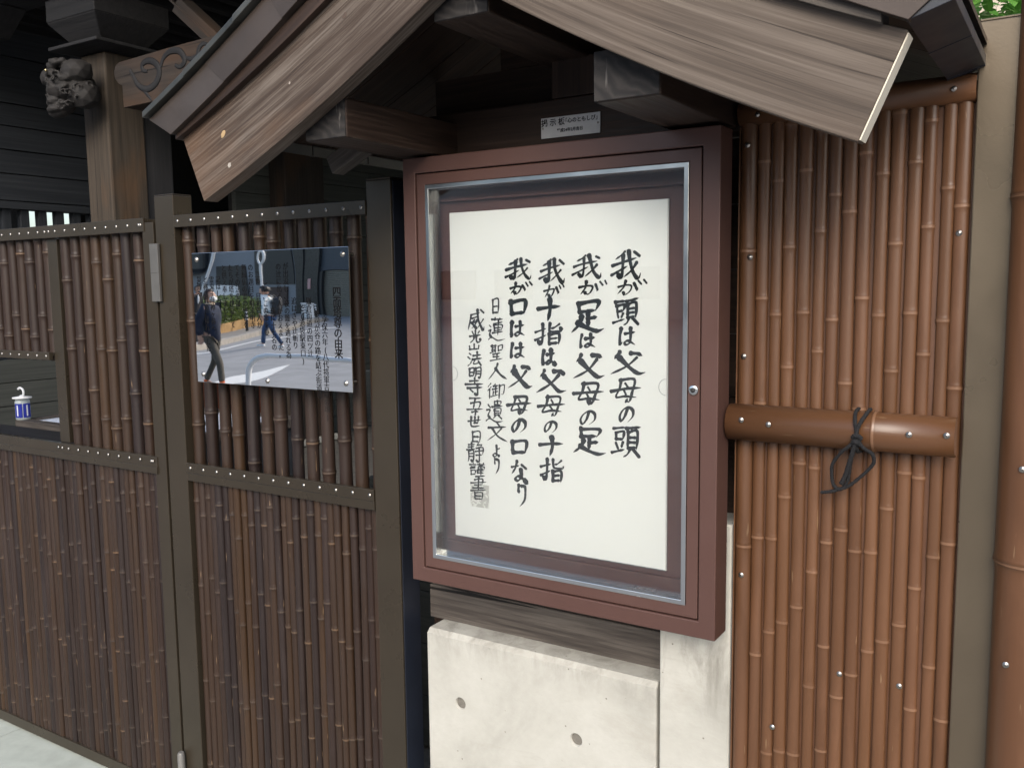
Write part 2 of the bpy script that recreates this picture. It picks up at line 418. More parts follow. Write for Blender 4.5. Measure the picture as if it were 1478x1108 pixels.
for i in range(9):
    x = -2.826+.0545*i
    inst('bamboo_culm', gate_up[i % 4], (x, 1.735, 1.085), gate, (0, random.uniform(-.004,.004), random.uniform(0,6)))
    screw(gate, x, 1.6965, 1.826); screw(gate, x, 1.6940, 1.112)
for x in (-2.885,-2.862): screw(gate, x, 1.6965, 1.826); screw(gate, x, 1.694, 1.112)
screw(gate, -2.382, 1.6965, 1.826); screw(gate, -2.382, 1.694, 1.112)
x = -2.925; i = 0
while x > GX0+.07:
    inst('bamboo_culm', gate_short[i % 3], (x, 1.733, 1.40), gate, (0, random.uniform(-.004,.004), random.uniform(0,6)))
    screw(gate, x, 1.6965, 1.826); screw(gate, x, 1.6965, 1.417, SC4); x -= .0545; i += 1
MB().box((-2.334,1.6885,1.599),(-2.296,1.6965,1.768)).box((-2.332,1.6868,1.684),(-2.298,1.688,1.687)).build('hinge', paint('grey hinge', (.14,.135,.125), .45, .5), gate, .001)
MB().lathe([(.0115,0),(.0115,.135),(.0085,.142)], 14, (-2.313, 1.686, .055)).build('drop_bolt', paint('grey bolt', (.16,.155,.145), .5, .3), gate)

# ------------------------------------------------------------ posts
def post(x0, x1, y0, y1, z1, label, mat, side=None):
    p = thing('metal_post', ((x0+x1)/2, (y0+y1)/2, 0), label, 'post', 'square metal posts of the fence')
    MB().box((x0,y0,-.1),(x1,y1,z1)).build('shaft', M[mat], p, .0022)
    MB().box((x0+.0005,y0+.0005,z1+.0002),(x1-.0005,y1-.0005,z1+.004)).build('cap', M[mat], p, .0012)
    if side:
        MB().box((x1+.0004,y0+.006,-.05),(x1+.003,y1-.001,z1-.004)).build('side_strip', M['blackside'], p)  # thin strip, darker and bluer than the olive shaft
    return p
post(-2.316,-2.230,1.70,1.766,1.905, 'olive square gatepost between the bamboo gate and the panel carrying the mirror plate','steel')
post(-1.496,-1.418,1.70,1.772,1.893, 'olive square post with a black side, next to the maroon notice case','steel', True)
post(-.163,-.098,1.70,1.80,2.053, 'pale bronze square post at the right edge, taller than the bronze bamboo panel','steel_right')

# ------------------------------------------------------------ fence panel carrying the mirror plate
fp = thing('bamboo_fence_panel', (-1.865, 1.72, 0), 'smoked bamboo fence panel with open upper culms behind the mirror plate', 'fence')
FX0, FX1 = -2.2285, -1.4975
MB().box((FX0,1.697,1.812),(FX1,1.709,1.846)).box((FX0,1.7092,1.834),(FX1,1.755,1.844)).build('rail', M['steel'], fp, .001)
MB().box((FX0,1.697,1.092),(FX1,1.709,1.122)).box((FX0,1.6985,1.068),(FX1,1.7092,1.0915)).box((FX0,1.7094,1.075),(FX1,1.75,1.085)).build('rail', M['steel'], fp, .001)
MB().box((FX0,1.705,.012),(FX1,1.735,.05)).build('rail', M['steel'], fp, .001)
x = FX0+.012; i = 0
while x < FX1-.012:
    inst('bamboo_culm', low_culms[(i*3+1) % 8], (x, 1.724+random.uniform(-.002,.002), .03-random.uniform(0,.02)), fp, (random.uniform(-.002,.002), random.uniform(-.005,.005), random.uniform(0,6))); x += random.uniform(.0245,.0275); i += 1
for i in range(13):
    x = FX0+.018+.0583*i
    inst('bamboo_culm', up_culms[(i*2) % 5], (x+random.uniform(-.002,.002), 1.737, 1.083), fp, (0, random.uniform(-.006,.006), random.uniform(0,6)))
    if i < 12:
        inst('rear_culm', rear_culms[i % 2], (x+.031+random.uniform(-.003,.003), 1.775, 1.085), fp) if i in (2,3) else None
    screw(fp, x, 1.6965, 1.829); screw(fp, x, 1.6965, 1.107)

# ------------------------------------------------------------ mirror plate with lettering
def text_obj(name, body, size, x, y, z, mat, parent, align='CENTER', xs=1.0, space=1.0, bold=0):
    cu = bpy.data.curves.new(name, 'FONT'); cu.body = body; cu.size = size; cu.align_x = align; cu.align_y = 'TOP'
    cu.space_line = space; cu.resolution_u = 2; cu.offset = bold
    tmp = bpy.data.objects.new('tmp', cu); COL.objects.link(tmp)
    dg = bpy.context.evaluated_depsgraph_get(); dg.update()
    me = bpy.data.meshes.new_from_object(tmp.evaluated_get(dg)); bpy.data.objects.remove(tmp)
    me.name = name; me.materials.clear(); me.materials.append(mat)
    o = inst(name, me, (x, y, z), parent, (math.radians(90), 0, 0), (xs, 1, 1)); return o

mp = thing('mirror_plate', (-1.86, 1.66, 1.36), 'polished steel information plate mirroring the street, screwed to the bamboo fence panel', 'information plate')
b = MB(); v = [(-2.163,1.735),(-1.565,1.738),(-1.556,1.370),(-2.156,1.365)]
MX0, MX1, MZ0, MZ1 = -2.109, -1.523, 1.3735, 1.7335
b.box((MX0,1.660,MZ0),(MX1,1.664,MZ1)).build('plate', M['mirror'], mp, .0008)
for x, z in ((MX0+.02,MZ1-.018),(MX1-.02,MZ1-.018),(MX0+.025,MZ0+.022),(MX1-.022,MZ0+.022),((MX0+MX1)/2-.01,MZ0+.015)):
    screw(mp, x, 1.6595, z, SC7)
    MB().lathe([(.005,0),(.005,.036)], 8).xf(Matrix.Translation((x,1.697,z)) @ Matrix.Rotation(math.radians(90),4,'X')).build('standoff', M['screw'], mp)
cols_t = ['四面塔尊の由来', '享保六年(八代将軍吉宗の頃)', '　雑司が谷の路を結ぶ街道と', '　鎌倉街道の四ツ辻', '　　で(池袋駅東口)', '　追はぎや辻斬り', 'が出没し、夜の難を逃れる為',
          'の辻に出る人がおえました。', '　　　　　一夜に十七名の', '　　しい、この事を憂', '　二世　日相四人が', 'のお題目を唱法明寺', '無縁仏の霊の供養を', 'てその法要証', 'たちが塔を建立して', 'と供え奉しました',
          '記ほしみ', '霊鬼子母神ヶ谷へ', 'と称され後に移れました', '災難も']
for i, s_ in enumerate(cols_t):
    if i == 0: text_obj('lettering', '\n'.join(s_), .0290, MX1-.043, 1.6594, MZ1-.098, M['etch'], mp, space=.88, bold=.0003)
    else:
        x = MX1-.088-(i-1)*.0262
        text_obj('lettering', '\n'.join(s_.ljust(1)), .0205, x, 1.6594, MZ1-.035-(.135 if i in (1,) else .10 if i in (2,) else .07 if i in (3,4,5) else .03 if i > 15 else 0), M['etch'], mp, space=.93)

# ------------------------------------------------------------ notice shelter (small roof)
CX = -.94
def pf(pts):
    P = np.polyfit([p[0] for p in pts], [p[1] for p in pts], 2); return lambda u: float(np.polyval(P, u))
lowB = pf([(.67,1.825),(.49,1.897),(.335,1.98),(.21,2.045),(.064,2.125)])
uppB = pf([(.736,1.956),(.615,2.012),(.445,2.087),(.2,2.215),(0,2.335)])
lowV = pf([(.735,1.966),(.534,2.065),(.343,2.172),(.2,2.26),(0,2.39)])
uppV = pf([(.806,2.021),(.662,2.086),(.52,2.165),(.455,2.197),(.2,2.35),(0,2.485)])
sh = thing('notice_shelter', (CX, 1.75, 0), 'small gabled timber shelter with weathered bargeboards and copper roof over the notice case', 'shelter')
def curve(f, u0, u1, n, s_): return [(CX+s_*(u0+(u1-u0)*i/n), f(u0+(u1-u0)*i/n)) for i in range(n+1)]
for s_ in (-1, 1):
    mt = M['old_wood'] if s_ < 0 else M['old_wood_pale']
    c0 = -.022 if s_ < 0 else 0
    lo = curve(lowB, .0, .672, 18, s_); hi = curve(uppB, .0, .731, 18, s_)
    bb = MB().strip(lo, hi, 1.308, 1.345, goff=3.1*s_); ob = bb.build('bargeboard', mt, sh, .0018)
    ob['label'] = 'weathered grey-brown left bargeboard with a yellow knot' if s_ < 0 else 'paler grained right bargeboard with a raw cut end'
    e0, e1 = Vector((lo[-1][0], 0, lo[-1][1])), Vector((hi[-1][0], 0, hi[-1][1])); dx = (e1-e0).normalized()
    if s_ > 0:
        nrm = Vector((dx.z, 0, -dx.x)); 
        MB().obox((e0+e1)/2+nrm*.0012+Vector((0,1.3265,0)), ((e1-e0).length-.006, .033, .002), (dx, Vector((0,1,0)), nrm)).build('cut_end', solid('raw cut wood', (.62,.56,.45), .8), sh)
    # batten on the upper edge of the bargeboard
    f1 = lambda u: uppB(u)+.000; f2 = lambda u: uppB(u)+.034
    MB().strip([(x, z-.002) for x, z in curve(uppB, .0, .735 if s_<0 else .70, 18, s_)], [(x, z+.03) for x, z in curve(uppB, .0, .735 if s_<0 else .70, 18, s_)], 1.292, 1.347).build('batten', M['plank_wood'] if s_>0 else M['dark_wood'], sh, .001)
    # verge: folded copper sheets, one after another, each lapping the next
    us = [0, .19, .38, .555, .735]
    for i in range(4):
        a, c = us[i], us[i+1]+(.004 if i < 3 else 0); k = .0015*(3-i)
        ua = lambda u: u*(.806 if s_ < 0 else .79)/.735
        lo2 = [(CX+s_*(a+(c-a)*j/8), lowV(a+(c-a)*j/8)) for j in range(9)]
        hi2 = [(CX+s_*ua(a+(c-a)*j/8), uppV(ua(a+(c-a)*j/8))-.016) for j in range(9)]
        MB().strip(lo2, hi2, 1.280-k, 1.300).build('verge_sheet', M['copper'], sh, .001)
    us = [0, .16, .33, .50, .66, .809 if s_ < 0 else .789]
    for i in range(5):
        a, c = us[i], us[i+1]+(.006 if i < 4 else 0); k = .0015*(4-i)
        top = [(CX+s_*(a+(c-a)*j/8), uppV(a+(c-a)*j/8)+k*.6) for j in range(9)]
        bot = [(x, z-.013-k*.4) for x, z in top]
        MB().strip(bot, top, 1.266-k, 1.365).build('edge_roll', M['copper_edge'], sh, .0012)
        bot = [(x, z-.006) for x, z in top]
        MB().strip([(x, z-.012) for x, z in top], [(x, z-.003) for x, z in top], 1.37, 2.34).build('roof_sheet', M['copper'], sh)
    # eave soffit and edge
    for j in range(5):
        ya = 1.284+j*.21; uo = .765 if s_ < 0 else .788
        MB().strip([(CX+s_*.732, 1.9655), (CX+s_*uo, 1.983)], [(CX+s_*.732, 1.992), (CX+s_*uo, 2.000)], ya, ya+.2075).build('eave_sheet', M['copper_dark'], sh, .001)
        MB().strip([(CX+s_*.732, 1.9645), (CX+s_*uo, 1.982)], [(CX+s_*.732, 1.968), (CX+s_*uo, 1.985)], ya+.200, ya+.2120).build('eave_seam', M['copper_dark'], sh)
    lo = [(x, z+.032) for x, z in curve(uppB, 0, .73, 14, s_)]; hi = [(x, z+.05) for x, z in lo]
    for j in range(7):
        ya = 1.349+j*.14
        MB().strip(lo, hi, ya, ya+.137).build('roof_board', M['dark_wood'], sh)
# eave face seen at the right, with folded seams
for j in range(6):
    ya = 1.18+j*.19
    if j == 0: ya0, yb0 = 1.282, 1.368
    else: ya0, yb0 = ya, ya+.188
for (u_, f_, r1, r2, mt_) in ((.60,.36,.010,.005,(.36,.25,.13)),(.585,.80,.006,.004,(.34,.31,.27)),(.40,.45,.003,.002,(.3,.26,.23)),(.25,.30,.007,.004,(.06,.04,.03))):
    z = uppB(u_)*(1-f_)+lowB(u_)*f_; rr = random.Random(int(u_*100))
    MB().add([(CX-u_+r1*rr.uniform(.7,1.2)*math.cos(a)*.8-r2*.5*math.sin(a), 1.3075, z+r1*.55*math.cos(a)+r2*rr.uniform(.8,1.2)*math.sin(a)) for a in [k*math.pi/8 for k in range(16)]], [tuple(range(16))]).build('knot', paint('pale knot', mt_, .8, 0, .3, 0, 60), sh)
# purlins
for (a, c, z0, z1) in ((-1.348,-1.238,1.928,2.005),(-.694,-.576,1.930,2.012),(-1.017,-.898,2.108,2.19)):
    MB().box((a,1.3555,z0),(c,2.2,z1),'y').build('purlin', M['dark_wood'], sh, .003)
    MB().box((a+.0015,1.3525,z0+.0015),(c-.0015,1.3552,z1-.0015)).build('purlin_end', M['end_wood'], sh, .001)
# diagonal brackets below the outer purlins, tie beam, strut, posts, gable boards
for s_ in (-1, 1):
    MB().box((CX+s_*.44-.045,1.842,.6),(CX+s_*.44+.045,1.93,2.0),'z').build('shelter_post', M['dark_wood'], sh, .002)
for s_ in (-1, 1):
    f = lambda u: lowB(u)+.050
    MB().strip([(CX+s_*u, f(u)) for u in np.linspace(.595,.42,5)], [(CX+s_*(u+.018), f(u)+.040) for u in np.linspace(.595,.42,5)], 1.625, 1.665).build('rafter', M['plank_wood'], sh, .002)
MB().box((-1.40,1.728,1.924),(-.50,1.80,2.03)).build('tie_beam', M['dark_wood'], sh, .002)
MB().box((-.987,1.7285,2.032),(-.868,1.80,2.112),'z').build('strut', M['dark_wood'], sh, .002)
for i in range(3):
    z0 = 2.031+i*.1; MB().box((-1.36+i*.19,1.812,z0),(-.52-i*.19,1.83,z0+.098)).build('gable_board', M['dark_wood'], sh)
for i in range(8):
    z0 = .87+i*.132; MB().box((-1.385,1.815,z0),(-.515,1.835,z0+.130)).build('back_board', M['dark_wood'], sh)
MB().box((-1.397,1.79,.779),(-.728,1.83,.866)).build('sill_plank', M['plank_wood'], sh, .002)
np_ = thing('name_plaque', (-.938, 1.7245, 1.97), 'small grey metal name plaque on the dark beam above the notice case', 'plaque')
pl = MB().box((-1.011,1.7240,1.949),(-.868,1.7262,1.992)).build('plaque_plate', M['plaque'], np_, .0006)
text_obj('lettering', '掲 示 板', .0165, -.981, 1.7235, 1.9885, M['etch'], np_, bold=.0003); text_obj('lettering', '「心のともしび」', .0112, -.912, 1.7235, 1.9865, M['etch'], np_, bold=.0003)
text_obj('lettering', '平成24年2月吉日', .0085, -.940, 1.7235, 1.9665, M['etch'], np_, space=1, bold=.00025)
for x in (-1.006,-.873): inst('pin', SC4, (x, 1.7238, 1.970), np_, None, (.5,.5,.5))

# ------------------------------------------------------------ notice case
nc = thing('notice_case', (-.948, 1.70, .94), 'maroon metal notice case with a glass door and stainless trim', 'notice case')
def ring(b, ax0, ax1, az0, az1, w, y0, y1, mi=0):
    """picture frame, mitred: four prisms meeting on the diagonal"""
    o = [(ax0,az0),(ax1,az0),(ax1,az1),(ax0,az1)]; n_ = [(ax0+w,az0+w),(ax1-w,az0+w),(ax1-w,az1-w),(ax0+w,az1-w)]
    vs = [(p[0],y,p[1]) for y in (y0,y1) for p in o+n_]
    fs = []
    for i in range(4):
        j = (i+1) % 4
        fs += [(i,j,4+j,4+i), (8+i,12+i,12+j,8+j), (i,8+i,8+j,j), (4+i,4+j,12+j,12+i)]
    return b.add(vs, fs, vs, mi)
b = MB(); ring(b, -1.3225,-.5735,.9385,1.922,.0345,1.630,1.695); b.build('case_frame', M['maroon'], nc, .002)
b = MB(); ring(b, -1.2855,-.6110,.9755,1.8850,.024,1.633,1.655); b.build('door_frame', M['maroon'], nc, .0015)
b = MB(); ring(b, -1.2612,-.6353,.9998,1.8607,.0100,1.6305,1.664); b.build('glass_trim', M['chrome'], nc, .0012)
b = MB(); ring(b, -1.2868,-.6097,.9742,1.8863,.03,1.641,1.66); b.build('door_gap', M['black'], nc)
MB().box((-1.2545,1.6475,1.006),(-.6425,1.6515,1.854)).build('glass_pane', M['glass'], nc)
MB().box((-1.30,1.6845,.95),(-.595,1.6940,1.91)).build('back_lining', M['maroon_in'], nc)
MB().box((-1.253,1.672,1.825),(-.645,1.6842,1.829)).box((-1.253,1.674,1.03),(-.645,1.6842,1.035)).build('hanging_strip', M['maroon_in'], nc)
lk = MB().lathe([(.0098,0),(.0098,.003),(.008,.0042),(.0001,.0042)], 20).lathe([(.0048,.0043),(.0048,.0062),(.0001,.0062)], 16, mi=1).xf(Matrix.Translation((-.6225,1.6328,1.430)) @ Matrix.Rotation(math.radians(90),4,'X'))
lk.build('lock', [M['chrome'], M['screw_slot']], nc)

# ------------------------------------------------------------ calligraphy sheet
GL = {
'我':['42,2 30,14 12,24','5,45 35,36 80,27','36,14 38,50 36,88 24,80','2,76 25,65 52,50','55,4 60,35 74,72 92,96 97,78','82,44 66,66 44,86','76,8 92,20'],
'が':['0,45 30,35 48,40 44,75 32,96 22,84','24,8 20,50 4,94','58,28 68,60 66,76','74,8 82,32','90,2 99,24'],
'頭':['4,10 46,6','12,24 14,46','12,24 41,21 38,44','14,45 38,43','15,56 21,72','39,54 32,72','2,88 46,76','50,8 97,3','72,8 66,20','56,22 57,74','56,22 88,18 88,74','58,38 86,36','58,54 86,52','58,72 88,70','64,76 54,92 40,99','78,76 98,98'],
'は':['10,5 4,50 10,94 20,80','36,32 94,26','66,4 68,50 64,84 44,94 34,80 54,72 78,82 98,96'],
'父':['25,4 18,18 10,30','58,8 76,10 90,18','74,26 46,62 2,92','26,30 56,66 80,88 100,86'],
'母':['32,4 28,40 18,80 50,74 86,78','30,8 78,4 72,60 64,98 52,90','48,20 55,36','44,52 52,68','0,54 50,44 100,40'],
'の':['56,12 42,60 16,90 4,62 24,24 60,6 94,26 94,64 62,96'],
'足':['20,4 24,36','20,6 78,2 70,32','24,34 70,30','48,36 50,82','50,56 78,52','30,50 24,72 2,98','22,70 50,88 80,98 100,92'],
'十':['0,42 50,34 100,30','52,0 54,50 48,100'],
'指':['0,36 20,30 42,22','26,2 28,50 26,94 14,84','0,74 42,52','90,6 72,20 56,24','54,2 54,30 62,40 97,38 97,26','54,52 56,99','54,54 92,50 91,99','58,72 88,70','57,95 90,92'],
'口':['6,8 14,97','4,14 95,5 90,92','14,87 97,84'],
'な':['2,30 48,20','34,2 24,34 4,62','66,18 94,34','62,42 64,74 44,96 26,84 48,74 76,84 96,98'],
'り':['16,4 12,24 20,40','52,6 88,10 97,34 86,70 30,100'],
'日':['10,6 14,98','10,8 89,2 86,97','16,48 84,46','14,93 86,91'],
'蓮':['20,8 86,4','38,0 38,14','66,0 64,12','30,22 84,18','34,30 36,54','34,30 80,27 78,52','36,41 78,39','36,53 78,51','24,64 90,59','58,16 58,74','6,30 15,38','2,52 15,50 8,70 17,78','2,90 20,79 60,93 100,91'],
'聖':['4,10 52,6','14,8 14,46','40,8 40,52','14,22 38,20','14,34 38,32','0,50 48,42','60,12 62,40','60,12 93,9 90,38','62,38 90,36','22,60 80,56','26,76 76,73','2,96 98,90','52,58 52,92'],
'人':['46,2 36,44 0,98','40,34 66,70 100,92'],
'御':['22,4 4,28','24,26 2,52','14,42 14,98','44,4 32,20','34,20 64,16','30,38 66,34','48,20 48,72','48,54 66,50','36,52 36,76','26,83 68,72','74,14 74,99','74,16 97,12 94,62 84,66'],
'遺':['44,6 46,22','44,6 83,3 80,19','46,20 80,18','62,0 62,28','34,30 94,26','46,38 47,68','46,38 81,36 80,66','47,48 79,46','47,57 79,56','47,67 80,65','52,70 40,80','74,70 88,79','8,20 19,30','2,44 19,42 10,64 19,76','0,91 22,80 60,94 100,92'],
'文':['46,0 56,15','4,28 90,20','66,26 44,62 2,98','26,34 54,70 100,94'],
'よ':['54,28 96,20','50,0 54,50 48,86 20,94 6,78 40,70 96,96'],
'威':['14,22 10,60 0,92','14,22 70,14','22,36 54,32','38,44 28,62 50,80','54,46 40,70 22,86','18,58 60,52','58,2 64,44 80,80 97,97 99,78','90,42 74,64 54,84','78,4 92,13'],
'光':['50,0 50,42','22,10 33,28','84,6 70,26','2,46 98,38','40,46 34,74 2,98','62,44 62,84 76,95 99,88 96,72'],
'山':['50,0 50,86','8,34 12,92','12,91 92,84','92,26 92,94'],
'法':['10,4 24,15','0,34 15,45','2,94 18,76 28,56','40,22 92,16','64,0 64,46','32,48 99,42','60,48 42,80 92,74','80,62 98,90'],
'明':['6,12 8,80','6,12 39,8 38,78','8,44 38,42','8,77 38,74','56,6 56,60 44,98','56,6 93,2 92,93 80,88','58,32 90,30','58,56 90,54'],
'寺':['22,14 80,8','50,0 50,34','0,38 99,30','8,58 96,50','68,42 70,96 54,92','30,66 43,80'],
'五':['14,8 90,4','48,8 38,90','20,44 79,38 72,90','0,95 100,89'],
'世':['0,44 100,30','20,8 24,90 92,86','50,4 50,62','80,0 78,58','50,60 78,58'],
'静':['8,12 46,8','10,24 42,20','26,2 26,38','0,38 50,32','14,46 14,84 6,97','14,46 41,43 40,92 30,88','15,58 40,56','15,70 40,68','66,2 54,20','64,12 86,8 76,22','56,30 91,26 88,58','50,46 99,38','56,60 88,57','72,24 72,94 60,90'],
'謹':['20,0 27,8','2,16 45,12','10,28 40,25','10,40 40,37','12,54 12,80','12,54 39,52 38,78','12,78 38,76','52,12 99,8','64,2 64,20','86,0 84,18','58,26 58,42','58,26 93,24 92,40','58,40 92,38','54,54 95,50','56,68 92,65','46,91 100,84','74,20 74,88'],
'書':['24,10 75,6 72,34','2,24 97,16','24,36 76,32','14,48 89,43','0,62 100,54','50,0 50,62','30,70 30,100','30,70 75,67 74,99','32,83 72,81','30,96 74,94'],
}
BOX = '''我 -0.8186 -0.7514 1.7009 1.6400|が -0.8043 -0.7416 1.6426 1.6121|頭 -0.8136 -0.7570 1.6038 1.5506|は -0.8011 -0.7642 1.5451 1.5085|父 -0.8199 -0.7427 1.4972 1.4463|母 -0.8199 -0.7528 1.4404 1.3918|の -0.8010 -0.7686 1.3833 1.3489|頭 -0.8168 -0.7525 1.3432 1.2767
我 -0.9095 -0.8387 1.6951 1.6440|が -0.8933 -0.8293 1.6410 1.6126|足 -0.9114 -0.8338 1.5983 1.5351|は -0.8926 -0.8549 1.5304 1.5015|父 -0.9093 -0.8339 1.4900 1.4336|母 -0.9077 -0.8371 1.4277 1.3826|の -0.8926 -0.8566 1.3689 1.3365|足 -0.9082 -0.8315 1.3310 1.2747
我 -0.9902 -0.9260 1.6888 1.6346|が -0.9783 -0.9296 1.6346 1.6071|十 -0.9945 -0.9400 1.6013 1.5571|指 -1.0020 -0.9370 1.5512 1.5049|は -0.9852 -0.9522 1.4948 1.4620|父 -0.9997 -0.9263 1.4533 1.3982|母 -0.9953 -0.9293 1.3946 1.3512|の -0.9818 -0.9500 1.3407 1.3128|十 -0.9942 -0.9353 1.3026 1.2630|指 -0.9912 -0.9343 1.2559 1.2050
我 -1.0781 -1.0074 1.6910 1.6433|が -1.0658 -1.0100 1.6403 1.6146|口 -1.0672 -1.0259 1.6014 1.5683|は -1.0657 -1.0286 1.5550 1.5217|は -1.0664 -1.0285 1.5066 1.4743|父 -1.0746 -1.0101 1.4593 1.4042|母 -1.0755 -1.0143 1.3900 1.3499|の -1.0653 -1.0291 1.3393 1.3064|口 -1.0682 -1.0276 1.2896 1.2584|な -1.0683 -1.0268 1.2429 1.1958|り -1.0529 -1.0311 1.1902 1.1397
日 -1.1138 -1.0954 1.6045 1.5709|蓮 -1.1243 -1.0802 1.5618 1.5095|聖 -1.1200 -1.0861 1.5034 1.4663|人 -1.1261 -1.0766 1.4602 1.4229|御 -1.1306 -1.0846 1.4164 1.3789|遺 -1.1330 -1.0868 1.3757 1.3254|文 -1.1309 -1.0765 1.3259 1.2818|よ -1.1181 -1.0971 1.2720 1.2466|り -1.1149 -1.1014 1.2434 1.2084
威 -1.1790 -1.1351 1.5799 1.5301|光 -1.1760 -1.1456 1.5332 1.5051|山 -1.1795 -1.1491 1.5019 1.4893|法 -1.1825 -1.1443 1.4831 1.4516|明 -1.1808 -1.1449 1.4485 1.4232|寺 -1.1900 -1.1418 1.4231 1.3851|五 -1.1862 -1.1425 1.3801 1.3502|十 -1.1735 -1.1559 1.3521 1.3374|世 -1.1840 -1.1494 1.3354 1.3117|日 -1.1763 -1.1501 1.3012 1.2755|静 -1.1911 -1.1409 1.2753 1.2282|謹 -1.1842 -1.1394 1.2287 1.1931|書 -1.1812 -1.1371 1.1935 1.1415'''
sheet = thing('calligraphy_sheet', (-.96, 1.69, 1.05), 'white paper sheet of black brush calligraphy hanging inside the glass notice case', 'calligraphy')
MB().box((-1.2285,1.6785,1.0465),(-.6955,1.6838,1.7995)).build('mount_board', M['white_paint'], sh if False else sheet, .001)
MB().box((-1.2270,1.6765,1.048),(-.6970,1.6783,1.798)).build('paper', M['paper'], sheet)
def brush(ch, x0, x1, zt, zb, hw, seed):
    rnd = random.Random(seed); b = MB(); k = 0; rnd0 = rnd.uniform(.02,.10)
    w_ = x1-x0; h_ = zt-zb
    for st in GL[ch]:
        pts = [tuple(float(q) for q in p.split(',')) for p in st.split()]
        jt = 1.6 if hw > .003 else 2.6; sk = rnd0
        P = [(x0+(p[0]+rnd.uniform(-jt,jt)-(p[1]-50)*.05)/100*w_, 0, zt-(p[1]+rnd.uniform(-jt,jt)-(p[0]-50)*sk)/100*h_) for p in pts]; hs = hw*rnd.uniform(.85,1.22)
        C = crom(P, 7); n = len(C); y = 1.6762-.00004*k; k += 1
        L = [0]
        for i in range(1, n): L.append(L[-1]+math.dist(C[i], C[i-1]))
        T = L[-1] or 1; vs = []; fs = []
        for i in range(n):
            a, c = Vector(C[max(i-1,0)]), Vector(C[min(i+1,n-1)]); d = (c-a).normalized(); s_ = L[i]/T
            ang = abs(d.dot(Vector((.6,0,-.8)))); w = hs*(.55+.72*ang)
            prof = 1.28-.62*math.sin(math.pi*min(1, s_*1.15))*.75
            if s_ > .72 and ang < .93: prof *= 1-(s_-.72)*3.0
            w = min(w*prof, hw*.35+T*.16)*(1+rnd.uniform(-.07,.07)); nn = Vector((-d.z, 0, d.x))
            vs += [tuple(Vector(C[i])+nn*w+Vector((0,y,0))), tuple(Vector(C[i])-nn*w+Vector((0,y,0)))]
        for i in range(n-1): fs.append((2*i, 2*i+1, 2*i+3, 2*i+2))
        b.add(vs, fs)
        for e, (i, sc_) in enumerate(((0, 1.12), (n-1, .62))):
            c = Vector(C[i])+Vector((0, y-.00001, 0)); r = (Vector(vs[2*i])-Vector(vs[2*i+1])).length/2*(1.08 if e == 0 else 1.0)
            ph = rnd.uniform(0, 6)
            b.add([tuple(c+Vector((math.cos(a_*math.pi/6)*r*(1+.12*math.sin(a_*2+ph)), 0, math.sin(a_*math.pi/6)*r))) for a_ in range(12)], [tuple(range(12))])
    return b.build('brush_character', M['ink'], sheet)
for ci, line in enumerate(BOX.split('\n')):
    for gi, q in enumerate(line.split('|')):
        ch, a, c, t_, u_ = q.split(); a, c, t_, u_ = map(float, (a, c, t_, u_))
        hw = (.0044 if ch not in '頭指' else .0033) if ci < 4 else .0023
        if ci < 4 and ch in 'なりの': hw = .0033
        if ch in '母我' and ci < 4: hw = .0033
        if ch in 'がは': hw = (.0027 if ch == 'が' else .0036) if ci < 4 else .0020
        if ci >= 4 and ch in '蓮聖御遺静謹書': hw = .0019
        brush(ch, a, c, t_, u_, hw, ci*50+gi)
# grey seal stamp and the finger notches of the clear cover sheet
t = NT('grey seal print'); ck = t.n('ShaderNodeTexBrick'); t.l(t.coord((70,70,70), rnd=False), ck.inputs['Vector'])
mpv = t.noise(t.coord((160,1,160), rnd=False), 1, 2, .5); t.col(t.ramp(mpv, [(.46, (.52,.51,.48)), (.54, (.78,.77,.73))], 'CONSTANT')); t.rough(.8)
MB().box((-1.182,1.67625,1.124),(-1.130,1.67645,1.178)).build('seal_stamp', t.m, sheet)
for cx, cz, s_ in ((-1.227,1.433,1),(-.697,1.427,-1)):
    MB().tube([(cx+s_*.0155*math.sin(math.pi*i/14), 1.6745, cz+.0165*math.cos(math.pi*i/14)) for i in range(15)], .0006, 6).build('cover_notch', M['plaque'], sheet)
MB().box((-1.2275,1.6752,1.0475),(-.6965,1.6757,1.0495)).build('cover_edge', M['chrome'], sheet)
def mk_clear():
    return mk_glass('clear cover sheet', .8, (.985,.985,.98))


# ------------------------------------------------------------ concrete base
cw = thing('concrete_wall', (-.96, 1.80, 0), 'cast concrete base wall with two round tie holes and a taller pier, below the notice case', 'wall')
b = MB(); X0, X1 = -1.3555, -.7275
prof = [(1.72,-.1),(1.72,.768),(1.7315,.7795),(1.79,.7805),(1.86,.7805),(1.86,-.1)]
vs = [(X0, y, z) for y, z in prof]+[(X1-.006, y, z) for y, z in prof]; k = len(prof)
fs = [tuple(range(k))[::-1], tuple(range(k, 2*k))]+[(i, (i+1) % k, k+(i+1) % k, k+i) for i in range(k)]
b.add(vs, [tuple(reversed(f)) for f in fs])
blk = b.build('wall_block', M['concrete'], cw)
cut = MB()
for hx, hz in ((-1.255,.605),(-.930,.599)):
    cut.lathe([(.0135,-.02),(.0135,.010),(.0165,.0125),(.0165,.04)], 28, (0,0,0))
    cut.xf(Matrix.Translation((hx,1.72+.012,hz)) @ Matrix.Rotation(math.radians(90),4,'X'), len(cut.v)-28*4 if False else 0) if False else None
